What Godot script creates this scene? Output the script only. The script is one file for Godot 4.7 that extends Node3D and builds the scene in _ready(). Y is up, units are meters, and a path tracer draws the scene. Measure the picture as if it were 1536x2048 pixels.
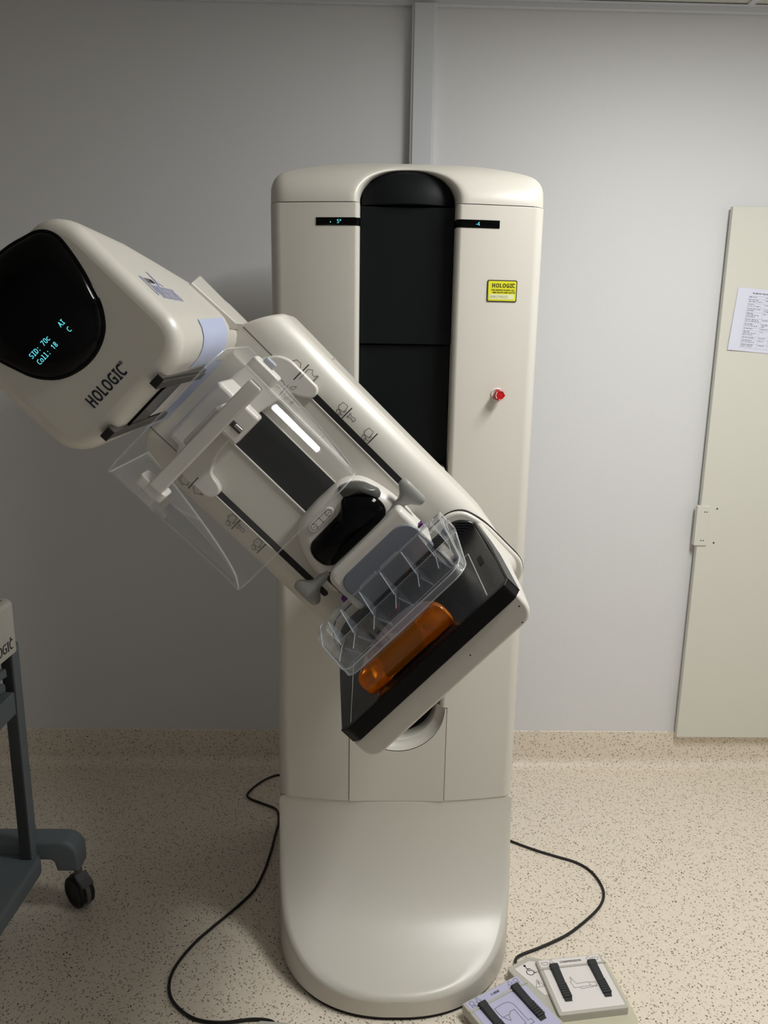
extends Node3D

# ---------------------------------------------------------------- helpers: names and tags
var used := {}
var mats := {}
var arm_frame := Transform3D(Basis(Vector3(0, 0, 1), deg_to_rad(45.5)), Vector3(0, 1.2236, 0))
var rng := RandomNumberGenerator.new()

func numbered(called: String) -> String:
	if not used.has(called):
		used[called] = 0
		return called
	used[called] += 1
	return "%s_%03d" % [called, used[called]]

func tag(o: Node, label: String, category := "", group := "", kind := ""):
	if label: o.set_meta("label", label)
	if category: o.set_meta("category", category)
	if group: o.set_meta("group", group)
	if kind: o.set_meta("kind", kind)
	return o

func thing(called: String, label: String, category: String, xf := Transform3D(), group := "") -> Node3D:
	var o := Node3D.new()
	o.name = numbered(called)
	o.transform = xf
	add_child(o)
	tag(o, label, category, group)
	return o

func put(called: String, m: Dictionary, mat: Material, parent: Node, xf := Transform3D(), label := "") -> MeshInstance3D:
	var o := MeshInstance3D.new()
	o.name = called if parent != self else numbered(called)
	o.mesh = mesh_of(m)
	o.material_override = mat
	o.transform = xf
	parent.add_child(o, true)
	if label: o.set_meta("label", label)
	return o

func struct(called: String, m: Dictionary, mat: Material, parent: Node = self) -> MeshInstance3D:
	var o := put(called, m, mat, parent)
	if parent == self: o.set_meta("kind", "structure")
	return o

# ---------------------------------------------------------------- helpers: meshes
func new_mesh() -> Dictionary:
	return {"v": PackedVector3Array(), "n": PackedVector3Array(), "i": PackedInt32Array()}

func mesh_of(m: Dictionary) -> ArrayMesh:
	var a := []
	a.resize(Mesh.ARRAY_MAX)
	a[Mesh.ARRAY_VERTEX] = m.v
	a[Mesh.ARRAY_NORMAL] = m.n
	var uv := PackedVector2Array()
	if m.has("uv"):
		uv = m.uv
	else:
		for p in m.v: uv.append(Vector2(p.x, p.y))
	a[Mesh.ARRAY_TEX_UV] = uv
	a[Mesh.ARRAY_INDEX] = m.i
	var r := ArrayMesh.new()
	r.add_surface_from_arrays(Mesh.PRIMITIVE_TRIANGLES, a)
	return r

# rings of equal length -> smooth skin; a ring given twice makes a sharp edge
func loft(m: Dictionary, rings: Array, closed := true, cap0 := true, cap1 := true, tf := Transform3D(), sheet := false) -> void:
	var k: int = rings[0].size()
	var v := PackedVector3Array()
	for r in rings:
		for p in r: v.append(tf * p)
	var tris := PackedInt32Array()
	var w := k if closed else k - 1
	for r in rings.size() - 1:
		for j in w:
			var a := r * k + j
			var b := r * k + (j + 1) % k
			var c := a + k
			var d := b + k
			tris.append_array([a, b, d, a, d, c])
	var n := PackedVector3Array()
	n.resize(v.size())
	for t in range(0, tris.size(), 3):
		var f := (v[tris[t + 1]] - v[tris[t]]).cross(v[tris[t + 2]] - v[tris[t]])
		for q in 3: n[tris[t + q]] += f
	for q in n.size():
		n[q] = n[q].normalized() if n[q].length() > 1e-14 else Vector3.UP
	for which in [0, 1]:
		if not (cap0 if which == 0 else cap1): continue
		var base := v.size()
		var start := 0 if which == 0 else (rings.size() - 1) * k
		var nn := Vector3.ZERO
		var mid := Vector3.ZERO
		for j in k:
			nn += v[start + j].cross(v[start + (j + 1) % k])
			mid += v[start + j] / k
		nn = nn.normalized()
		var ax := (v[start + 1] - v[start])
		for j in k:
			if ax.length() < 1e-6: ax = v[start + j] - v[start]
		ax = ax.normalized()
		var ay := nn.cross(ax)
		var flat := PackedVector2Array()
		for j in k: flat.append(Vector2((v[start + j] - mid).dot(ax), (v[start + j] - mid).dot(ay)))
		var slim := PackedVector2Array()
		var slot_of := PackedInt32Array()
		for j in k:
			if slim.is_empty() or (slim[slim.size() - 1].distance_to(flat[j]) > 1e-6 and (j < k - 1 or slim[0].distance_to(flat[j]) > 1e-6)):
				slim.append(flat[j])
				slot_of.append(j)
		var tr := Geometry2D.triangulate_polygon(slim)
		for q in tr.size(): tr[q] = slot_of[tr[q]]
		var dir := -1.0 if which == 0 else 1.0
		for j in k:
			v.append(v[start + j])
			n.append(nn * dir)
		if tr.is_empty():
			v.append(mid); n.append(nn * dir)
			for j in k:
				tr.append_array([k, j, (j + 1) % k])
		for t in range(0, tr.size(), 3):
			var a := base + tr[t]
			var b := base + tr[t + 1]
			var c := base + tr[t + 2]
			var f := (v[b] - v[a]).cross(v[c] - v[a])
			if f.dot(nn * dir) < 0: tris.append_array([a, c, b])
			else: tris.append_array([a, b, c])
	# turn it right side out
	var vol := 0.0
	if not sheet:
		for t in range(0, tris.size(), 3): vol += v[tris[t]].dot(v[tris[t + 1]].cross(v[tris[t + 2]]))
	var at: int = m.v.size()
	if vol < 0:
		for q in n.size(): n[q] = -n[q]
	for t in range(0, tris.size(), 3):
		if vol < 0: m.i.append_array([at + tris[t], at + tris[t + 1], at + tris[t + 2]])
		else: m.i.append_array([at + tris[t], at + tris[t + 2], at + tris[t + 1]])
	m.v.append_array(v)
	m.n.append_array(n)

func flip(m: Dictionary) -> void:
	for q in m.n.size(): m.n[q] = -m.n[q]
	for q in range(0, m.i.size(), 3):
		var keep: int = m.i[q + 1]
		m.i[q + 1] = m.i[q + 2]
		m.i[q + 2] = keep

# polygon with rounded corners; each point is [x, y, radius]
func rounded(pts: Array, seg := 6) -> PackedVector2Array:
	var out := PackedVector2Array()
	var c := pts.size()
	for i in c:
		var p := Vector2(pts[i][0], pts[i][1])
		var r: float = pts[i][2] if pts[i].size() > 2 else 0.0
		if r <= 0.0:
			out.append(p)
			continue
		var a := (Vector2(pts[(i + c - 1) % c][0], pts[(i + c - 1) % c][1]) - p)
		var b := (Vector2(pts[(i + 1) % c][0], pts[(i + 1) % c][1]) - p)
		var t := minf(r, minf(a.length(), b.length()) * 0.499)
		var p0 := p + a.normalized() * t
		var p1 := p + b.normalized() * t
		for s in seg + 1:
			var u := float(s) / seg
			# a conic weighted towards a circular arc
			var wgt := 0.75
			var q := (p0 * (1 - u) * (1 - u) + p * 2 * wgt * u * (1 - u) + p1 * u * u) / ((1 - u) * (1 - u) + 2 * wgt * u * (1 - u) + u * u)
			out.append(q)
	return out

func rect(x0: float, y0: float, x1: float, y1: float, r := 0.0, seg := 5) -> PackedVector2Array:
	return rounded([[x0, y0, r], [x1, y0, r], [x1, y1, r], [x0, y1, r]], seg)

func ccw(p: PackedVector2Array) -> bool:
	var s := 0.0
	for i in p.size(): s += p[i].cross(p[(i + 1) % p.size()])
	return s > 0

func inset(p: PackedVector2Array, d: float) -> PackedVector2Array:
	var out := PackedVector2Array()
	var c := p.size()
	var sgn := 1.0 if ccw(p) else -1.0
	for i in c:
		var k := 1
		while k < c and p[i].distance_to(p[(i + c - k) % c]) < 1e-7: k += 1
		var a := (p[i] - p[(i + c - k) % c]).normalized()
		k = 1
		while k < c and p[i].distance_to(p[(i + k) % c]) < 1e-7: k += 1
		var b := (p[(i + k) % c] - p[i]).normalized()
		var na := Vector2(-a.y, a.x) * sgn
		var nb := Vector2(-b.y, b.x) * sgn
		var h := na + nb
		var l := maxf(h.length_squared(), 0.5)
		out.append(p[i] + h * (2.0 * d / l))
	if d <= 0.0: return out
	# where a corner is tighter than the inset its edges turn over: pull each such run into one point
	for pass_no in 6:
		var bad := []
		var any := false
		for i in c:
			var o := p[(i + 1) % c] - p[i]
			var e := out[(i + 1) % c] - out[i]
			var turned := o.length() > 1e-7 and e.dot(o) < -1e-12
			bad.append(turned)
			any = any or turned
		if not any: break
		var first := 0
		while first < c and bad[first]: first += 1
		if first == c: break
		var i := 0
		while i < c:
			var s := (first + i) % c
			if not bad[s]:
				i += 1
				continue
			var n := 0
			while bad[(s + n) % c] and n < c: n += 1
			# vertices s .. s+n; lines before and after
			var p0 := out[(s + c - 1) % c]
			var d0 := out[s] - p0
			var q0 := out[(s + n) % c]
			var d1 := out[(s + n + 1) % c] - q0
			var hit = Geometry2D.line_intersects_line(p0, d0, q0, d1) if d0.length() > 1e-9 and d1.length() > 1e-9 else null
			var mid := (out[s] + q0) * 0.5
			var to: Vector2 = hit if hit != null and (hit as Vector2).distance_to(mid) < 4.0 * maxf(d, 0.002) else mid
			for k in n + 1: out[(s + k) % c] = to
			i += n + 1
	return out

func crisp(p: PackedVector2Array) -> PackedVector2Array:
	# a corner sharper than 35 degrees gets two points, so that its two sides shade apart
	var out := PackedVector2Array()
	var c := p.size()
	for i in c:
		var a := p[i] - p[(i + c - 1) % c]
		var b := p[(i + 1) % c] - p[i]
		out.append(p[i])
		if a.length() > 1e-6 and b.length() > 1e-6 and absf(a.angle_to(b)) > 0.61: out.append(p[i])
	return out

func ring_z(p: PackedVector2Array, z: float) -> PackedVector3Array:
	var r := PackedVector3Array()
	for q in p: r.append(Vector3(q.x, q.y, z))
	return r

# prism of a polygon from z0 to z1, front edge rounded by (bw, bh), back edge by back
func prism(m: Dictionary, outline: PackedVector2Array, z0: float, z1: float, bw := 0.0, bh := 0.0, tf := Transform3D(), back := 0.0, seg := 5) -> void:
	var rings := []
	var p := crisp(outline)
	if back > 0:
		for s in 4:
			var a := PI / 2 * (1.0 - s / 3.0)
			rings.append(ring_z(inset(p, back * (1 - cos(a))), z0 + back * (1 - sin(a))))
	else:
		rings.append(ring_z(p, z0))
	if bw > 0:
		for s in seg + 1:
			var a := PI / 2 * s / seg
			rings.append(ring_z(inset(p, bw * (1 - cos(a))), z1 - bh + bh * sin(a)))
	else:
		rings.append(ring_z(p, z1))
	loft(m, rings, true, true, true, tf)

# polygon that domes up to height h over z0
func dome(m: Dictionary, p: PackedVector2Array, z0: float, h: float, centre: Vector2, tf := Transform3D(), power := 0.5, side := 0.0) -> void:
	var rings := []
	if side > 0: rings.append(ring_z(p, z0 - side))
	var steps := 12
	for s in steps + 1:
		var sc := cos(PI / 2 * s / steps * 0.985)
		var r := PackedVector3Array()
		for q in p:
			var t := centre + (q - centre) * sc
			r.append(Vector3(t.x, t.y, z0 + h * pow(maxf(0.0, 1.0 - sc * sc), power)))
		rings.append(r)
	loft(m, rings, true, true, true, tf)

func box(m: Dictionary, lo: Vector3, hi: Vector3, r := 0.002, tf := Transform3D()) -> void:
	r = minf(r, minf(hi.x - lo.x, minf(hi.y - lo.y, hi.z - lo.z)) * 0.45)
	prism(m, rect(lo.x, lo.y, hi.x, hi.y, r, 3), lo.z, hi.z, r, r, tf, r, 3)

func curve(pts: Array, per := 6) -> PackedVector3Array:
	var out := PackedVector3Array()
	var c := pts.size()
	for i in c - 1:
		for s in per:
			out.append((pts[i] as Vector3).cubic_interpolate(pts[i + 1], pts[maxi(i - 1, 0)], pts[mini(i + 2, c - 1)], float(s) / per))
	out.append(pts[c - 1])
	return out

func tube(m: Dictionary, path: PackedVector3Array, r: float, sides := 8, tf := Transform3D()) -> void:
	var rings := []
	var up := Vector3.UP
	for i in path.size():
		var d := (path[mini(i + 1, path.size() - 1)] - path[maxi(i - 1, 0)]).normalized()
		if absf(d.dot(up)) > 0.95: up = Vector3.RIGHT
		var x := d.cross(up).normalized()
		var y := x.cross(d).normalized()
		var q := PackedVector3Array()
		for s in sides:
			var a := TAU * s / sides
			q.append(path[i] + (x * cos(a) + y * sin(a)) * r)
		rings.append(q)
	loft(m, rings, true, true, true, tf)

# lathe round the z axis: profile of [radius, z]
func lathe(m: Dictionary, prof: Array, sides := 28, tf := Transform3D()) -> void:
	var rings := []
	for q in prof:
		var r := PackedVector3Array()
		for s in sides:
			var a := TAU * s / sides
			r.append(Vector3(cos(a) * q[0], sin(a) * q[0], q[1]))
		rings.append(r)
	loft(m, rings, true, true, true, tf)

# flat printed line work lying in the xy plane
func ink(m: Dictionary, lines: Array, w: float, z := 0.0, tf := Transform3D()) -> void:
	for l in lines:
		for i in l.size() - 1:
			var a := Vector2(l[i][0], l[i][1])
			var b := Vector2(l[i + 1][0], l[i + 1][1])
			var d := (b - a).normalized() * w / 2
			var s := Vector2(-d.y, d.x)
			a -= d * 0.6
			b += d * 0.6
			var at: int = m.v.size()
			for q in [a + s, b + s, b - s, a - s]:
				m.v.append(tf * Vector3(q.x, q.y, z))
				m.n.append((tf.basis * Vector3(0, 0, 1)).normalized())
			m.i.append_array([at, at + 1, at + 2, at, at + 2, at + 3])

func circle(cx: float, cy: float, r: float, n := 16, a0 := 0.0, a1 := TAU) -> Array:
	var out := []
	for s in n + 1: out.append([cx + r * cos(lerpf(a0, a1, float(s) / n)), cy + r * sin(lerpf(a0, a1, float(s) / n))])
	return out

func letters(called: String, what: String, h: float, mat: Material, parent: Node, xf: Transform3D, font_name := "Droid Sans", bold := false, stretch := 1.0, depth := 0.0004, fit := 0.0) -> MeshInstance3D:
	var t := TextMesh.new()
	var f := SystemFont.new()
	f.font_names = PackedStringArray([font_name])
	if bold: f.font_weight = 700
	t.font = f
	t.text = what
	t.font_size = 48
	t.pixel_size = h / (0.714 * 48)
	t.depth = depth
	t.curve_step = 1.0
	t.horizontal_alignment = HORIZONTAL_ALIGNMENT_LEFT
	if fit > 0.0: stretch = fit / maxf(t.get_aabb().size.x, 1e-4)
	var o := MeshInstance3D.new()
	o.name = called
	o.mesh = t
	o.material_override = mat
	o.transform = xf * Transform3D(Basis.from_scale(Vector3(stretch, 1, 1)), Vector3.ZERO)
	parent.add_child(o, true)
	return o

func at(x: float, y: float, z: float, rx := 0.0, ry := 0.0, rz := 0.0) -> Transform3D:
	return Transform3D(Basis.from_euler(Vector3(deg_to_rad(rx), deg_to_rad(ry), deg_to_rad(rz))), Vector3(x, y, z))

# ---------------------------------------------------------------- materials
func mat(called: String, c: Color, rough := 0.5, metal := 0.0) -> StandardMaterial3D:
	var m := StandardMaterial3D.new()
	m.resource_name = called
	m.albedo_color = c
	m.roughness = rough
	m.metallic = metal
	mats[called] = m
	return m

func noise_normal(freq: float, strength: float, size := 256) -> NoiseTexture2D:
	var n := FastNoiseLite.new()
	n.seed = 7
	n.noise_type = FastNoiseLite.TYPE_SIMPLEX
	n.frequency = freq
	n.fractal_octaves = 2
	var t := NoiseTexture2D.new()
	t.noise = n
	t.width = size
	t.height = size
	t.seamless = true
	t.as_normal_map = true
	t.bump_strength = strength
	return t

func relief(m: StandardMaterial3D, tex: Texture2D, scale: float, tile: float) -> void:
	m.normal_enabled = true
	m.normal_texture = tex
	m.normal_scale = scale
	m.uv1_triplanar = true
	m.uv1_scale = Vector3.ONE * tile

func glass(called: String, alpha: float, c := Color(0.9, 0.93, 0.95)) -> StandardMaterial3D:
	var m := mat(called, Color(c.r, c.g, c.b, alpha), 0.03)
	m.transparency = BaseMaterial3D.TRANSPARENCY_ALPHA
	m.cull_mode = BaseMaterial3D.CULL_DISABLED
	return m

func glow(called: String, c: Color, e: float) -> StandardMaterial3D:
	var m := mat(called, Color(0.02, 0.03, 0.03), 0.5)
	m.emission_enabled = true
	m.emission = c
	m.emission_energy_multiplier = e
	return m

func floor_texture() -> ImageTexture:
	var size := 1024
	var im := Image.create(size, size, false, Image.FORMAT_RGB8)
	var base := Color(0.91, 0.865, 0.80)
	im.fill(base)
	var n := FastNoiseLite.new()
	n.seed = 3
	n.frequency = 0.12
	for y in size:
		for x in size:
			var k := 1.0 + 0.035 * n.get_noise_2d(x, y) + rng.randf_range(-0.03, 0.03)
			im.set_pixel(x, y, Color(base.r * k, base.g * k, base.b * k))
	var tones := [Color(0.42, 0.36, 0.30), Color(0.32, 0.28, 0.25), Color(0.54, 0.48, 0.41), Color(0.68, 0.63, 0.56), Color(0.72, 0.67, 0.60), Color(0.95, 0.92, 0.87), Color(0.55, 0.47, 0.42)]
	for f in 12500:
		var c: Color = tones[rng.randi() % tones.size()]
		var l := rng.randf_range(1.5, 5.5)
		var w := rng.randf_range(0.7, 1.7)
		var a := rng.randf() * PI
		var p := Vector2(rng.randf() * size, rng.randf() * size)
		var d := Vector2(cos(a), sin(a))
		var bend := rng.randf_range(-0.25, 0.25)
		for s in int(l * 2):
			var q := p + d * (s * 0.5) + Vector2(-d.y, d.x) * bend * s * s * 0.1
			var r := w * (1.0 - absf(s / (l * 2.0) - 0.5))
			for dy in range(-2, 3):
				for dx in range(-2, 3):
					if dx * dx + dy * dy <= r * r:
						im.set_pixel(posmod(int(q.x) + dx, size), posmod(int(q.y) + dy, size), c)
	return ImageTexture.create_from_image(im)

func tile_texture() -> ImageTexture:
	var size := 256
	var im := Image.create(size, size, false, Image.FORMAT_RGB8)
	im.fill(Color(0.80, 0.80, 0.77))
	for f in 900:
		var k := rng.randf_range(0.45, 0.7)
		var x := rng.randi() % size
		var y := rng.randi() % size
		for s in rng.randi_range(1, 4):
			im.set_pixel(posmod(x + rng.randi_range(-1, 1), size), posmod(y + rng.randi_range(-1, 1), size), Color(k, k, k))
	return ImageTexture.create_from_image(im)

func carbon_texture() -> ImageTexture:
	var size := 64
	var im := Image.create(size, size, false, Image.FORMAT_RGB8)
	for y in size:
		for x in size:
			var over := posmod(x / 8 - y / 8, 4) < 2
			var fine := 0.85 + 0.15 * sin((x if over else y) * PI / 2)
			var k := (0.22 if over else 0.05) * fine
			im.set_pixel(x, y, Color(k, k, k * 1.04))
	return ImageTexture.create_from_image(im)

func paper_texture() -> ImageTexture:
	var w := 594
	var h := 420
	var im := Image.create(w, h, false, Image.FORMAT_RGB8)
	im.fill(Color(0.86, 0.87, 0.93))
	var dark := Color(0.16, 0.16, 0.2)
	var line := Color(0.5, 0.5, 0.56)
	var words := func(x0: int, y0: int, x1: int, hh: int, tone: Color):
		var x := x0
		while x < x1:
			var wl := rng.randi_range(6, 22)
			for q in range(x, mini(x + wl, x1)):
				for yy in hh:
					if rng.randf() < 0.62: im.set_pixel(q, y0 + yy, tone)
			x += wl + 5
	words.call(110, 26, 400, 9, dark)
	var y := 48
	var row := 0
	while y < 385:
		for x in range(86, 560): im.set_pixel(x, y, line)
		var lines := rng.randi_range(1, 3)
		for k in lines:
			words.call(92, y + 5 + k * 11, 92 + rng.randi_range(40, 108), 5, dark)
			if k == 0 or row % 3 == 0:
				words.call(216, y + 5 + k * 11, 216 + rng.randi_range(20, 52), 5, dark)
				words.call(292, y + 5 + k * 11, 292 + rng.randi_range(30, 60), 5, dark)
				words.call(386, y + 5 + k * 11, 386 + rng.randi_range(40, 150), 5, dark)
		y += 8 + lines * 11
		row += 1
	for x in [86, 208, 284, 378, 560]:
		for yy in range(48, mini(y, h - 8)): im.set_pixel(x, yy, line)
	for x in range(86, 561): im.set_pixel(x, mini(y, h - 8), line)
	return ImageTexture.create_from_image(im)

func make_materials() -> void:
	var wall := mat("wall_paint", Color(0.86, 0.86, 0.868), 0.55)
	relief(wall, noise_normal(0.06, 1.0), 0.12, 4.0)
	wall.uv1_world_triplanar = true
	mat("wall_dimming_grey", Color(0.70, 0.70, 0.71), 0.6)  # for the unseen wall, toned grey to dim bounce and reflections
	var fl := mat("speckled_vinyl", Color.WHITE, 0.42)
	fl.albedo_texture = floor_texture()
	fl.uv1_triplanar = true
	fl.uv1_world_triplanar = true
	fl.uv1_scale = Vector3.ONE * 1.0
	fl.metallic_specular = 0.4
	var ct := mat("ceiling_tile", Color.WHITE, 0.9)
	ct.albedo_texture = tile_texture()
	ct.uv1_triplanar = true
	ct.uv1_world_triplanar = true
	ct.uv1_scale = Vector3.ONE * 3.0
	var orange_peel := noise_normal(0.09, 2.0)
	var cream := mat("cream_enamel", Color(0.80, 0.785, 0.75), 0.34)
	relief(cream, orange_peel, 0.10, 26.0)
	cream.clearcoat_enabled = true
	cream.clearcoat = 0.3
	cream.clearcoat_roughness = 0.42
	var white := mat("white_plastic", Color(0.83, 0.815, 0.79), 0.38)
	relief(white, orange_peel, 0.05, 26.0)
	mat("panel_laminate", Color(0.845, 0.84, 0.80), 0.5)
	mat("trunking_plastic", Color(0.82, 0.83, 0.85), 0.4)
	mat("black_matte", Color(0.055, 0.066, 0.075), 0.5).metallic_specular = 0.28
	mat("seam_black", Color(0.03, 0.03, 0.03), 0.7)
	var gl := mat("black_gloss", Color(0.018, 0.02, 0.024), 0.06)
	gl.metallic_specular = 0.24
	mat("window_black", Color(0.03, 0.032, 0.036), 0.08).metallic_specular = 0.2
	mat("smoked_lens", Color(0.30, 0.30, 0.29), 0.15)
	var cf := mat("carbon_fibre", Color.WHITE, 0.24)
	cf.metallic_specular = 0.4
	cf.albedo_texture = carbon_texture()
	cf.uv1_triplanar = true
	cf.uv1_scale = Vector3.ONE * 66.0
	cf.texture_filter = BaseMaterial3D.TEXTURE_FILTER_LINEAR_WITH_MIPMAPS
	mat("carbon_edge", Color(0.035, 0.035, 0.037), 0.3).metallic_specular = 0.3
	mat("mark_white", Color(0.9, 0.9, 0.9), 0.5)
	mat("lavender_film", Color(0.70, 0.735, 0.85), 0.4)
	mat("lavender_print", Color(0.62, 0.63, 0.76), 0.5)
	mat("lavender_panel", Color(0.745, 0.74, 0.85), 0.45)
	mat("logo_navy", Color(0.07, 0.09, 0.17), 0.4)
	mat("logo_black", Color(0.05, 0.05, 0.055), 0.4)
	mat("print_dark", Color(0.13, 0.125, 0.12), 0.6)
	mat("rail_steel", Color(0.30, 0.285, 0.27), 0.38, 0.6)
	mat("knob_grey", Color(0.585, 0.585, 0.57), 0.33)
	mat("button_grey", Color(0.64, 0.66, 0.70), 0.4)
	mat("face_grey", Color(0.45, 0.47, 0.51), 0.33)
	mat("purple", Color(0.35, 0.12, 0.42), 0.5)
	mat("red_button", Color(0.72, 0.04, 0.05), 0.3)
	mat("yellow_label", Color(0.83, 0.82, 0.04), 0.45)
	mat("label_border", Color(0.17, 0.17, 0.06), 0.45)
	mat("label_pale", Color(0.83, 0.84, 0.66), 0.5)
	mat("pencil", Color(0.62, 0.63, 0.52), 0.6)
	mat("print_white", Color(0.90, 0.88, 0.87), 0.5)
	mat("pedal_base", Color(0.73, 0.72, 0.68), 0.5)
	mat("pedal_cream", Color(0.79, 0.77, 0.68), 0.5)
	mat("rubber", Color(0.14, 0.15, 0.155), 0.6)
	mat("cable_black", Color(0.05, 0.05, 0.052), 0.45)
	mat("cart_grey", Color(0.40, 0.43, 0.45), 0.5)
	mat("cart_dark", Color(0.20, 0.21, 0.22), 0.5)
	mat("caster_black", Color(0.07, 0.07, 0.07), 0.6)
	mat("caster_grey", Color(0.36, 0.36, 0.36), 0.5)
	mat("screw_steel", Color(0.35, 0.35, 0.33), 0.4, 0.8)
	mat("steel_bright", Color(0.7, 0.69, 0.66), 0.25, 1.0)
	glow("cyan_digits", Color(0.45, 0.95, 1.0), 0.9)
	glass("clear_acrylic", 0.012).metallic_specular = 0.42
	glass("clear_edge", 0.45, Color(0.80, 0.84, 0.88))  # whitish tint paints in the bright edges of clear plastic
	glass("sheet_edge", 0.22, Color(0.86, 0.87, 0.88))
	glass("clear_rib", 0.07, Color(0.85, 0.88, 0.92))
	glass("painted_glare", 0.30, Color(0.80, 0.78, 0.90))  # lavender tint standing in for glare on the phantom top
	var amber := mat("amber_gel", Color(1.0, 0.57, 0.015, 0.27), 0.10)
	amber.refraction_enabled = true
	amber.refraction_scale = 0.045
	amber.transparency = BaseMaterial3D.TRANSPARENCY_ALPHA
	mat("wax_dark", Color(0.22, 0.085, 0.02), 0.6)
	var pp := mat("printed_paper", Color.WHITE, 0.7)
	pp.albedo_texture = paper_texture()
	var lamp := mat("lamp_diffuser", Color(0.95, 0.95, 0.95), 0.6)
	lamp.emission_enabled = true
	lamp.emission = Color(1.0, 1.0, 0.98)
	lamp.emission_energy_multiplier = 4.0

# ---------------------------------------------------------------- the scene
func _ready() -> void:
	rng.seed = 20240
	# camera
	var cam := Camera3D.new()
	cam.name = "camera"
	cam.fov = rad_to_deg(2.0 * atan(1024.0 / 1540.0))
	cam.near = 0.05
	cam.far = 50.0
	cam.position = Vector3(-0.0885, 1.70, 2.857)
	var yaw := deg_to_rad(-1.237)
	var pitch := deg_to_rad(-12.61)
	cam.basis = Basis(Vector3.UP, yaw) * Basis(Vector3.RIGHT, pitch) * Basis(Vector3(0, 0, 1), deg_to_rad(ROLL))
	add_child(cam)
	cam.current = true
	# environment
	var we := WorldEnvironment.new()
	we.name = "environment"
	var env := Environment.new()
	env.background_mode = Environment.BG_COLOR
	env.background_color = Color(0.05, 0.05, 0.055)
	env.tonemap_mode = Environment.TONE_MAPPER_LINEAR
	env.tonemap_exposure = EXPOSURE
	env.sdfgi_enabled = true
	env.ssao_enabled = true
	env.ssil_enabled = true
	we.environment = env
	add_child(we)
	make_materials()
	make_lamp(Vector3(LAMP_X, 2.80, LAMP_Z), 0.32, 1.00, LAMP_E, "long narrow white ceiling light panel glowing above the machine")
	make_room()
	make_machine()
	make_shield()
	make_paddle()
	make_phantom()
	make_wall_panel()
	make_pedals()
	make_cables()
	make_cart()

const ROLL := 0.879
const EXPOSURE := 1.0
const LAMP_X := 1.03
const LAMP_Z := 1.66
const LAMP_E := 4.4

func make_lamp(p: Vector3, w: float, d: float, energy: float, label: String) -> void:
	var t := thing("ceiling_light", label, "ceiling light", Transform3D(Basis(), p))
	var m := new_mesh()
	var flat := Transform3D(Basis(Vector3(1, 0, 0), Vector3(0, 0, 1), Vector3(0, -1, 0)), Vector3.ZERO)
	prism(m, rect(-w / 2, -d / 2, w / 2, d / 2, 0.01), 0.0, 0.012, 0.004, 0.004, flat)
	put("diffuser", m, mats.lamp_diffuser, t)
	m = new_mesh()
	for s in [-1, 1]:
		box(m, Vector3(s * (w / 2 + 0.012) - 0.012, -0.018, -d / 2 - 0.024), Vector3(s * (w / 2 + 0.012) + 0.012, 0.0, d / 2 + 0.024))
		box(m, Vector3(-w / 2, -0.018, s * (d / 2 + 0.012) - 0.012), Vector3(w / 2, 0.0, s * (d / 2 + 0.012) + 0.012))
	put("frame", m, mats.trunking_plastic, t)
	var l := AreaLight3D.new()
	l.name = "panel_lamp"
	l.area_size = Vector2(w, d)
	l.light_color = Color(1.0, 1.0, 0.985)
	l.light_energy = energy
	l.shadow_enabled = true
	l.set("area_range", 12.0)
	l.set("area_attenuation", 2.0)
	l.transform = Transform3D(Basis(Vector3(1, 0, 0), -PI / 2), Vector3(0, -0.02, 0))
	t.add_child(l)

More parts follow.
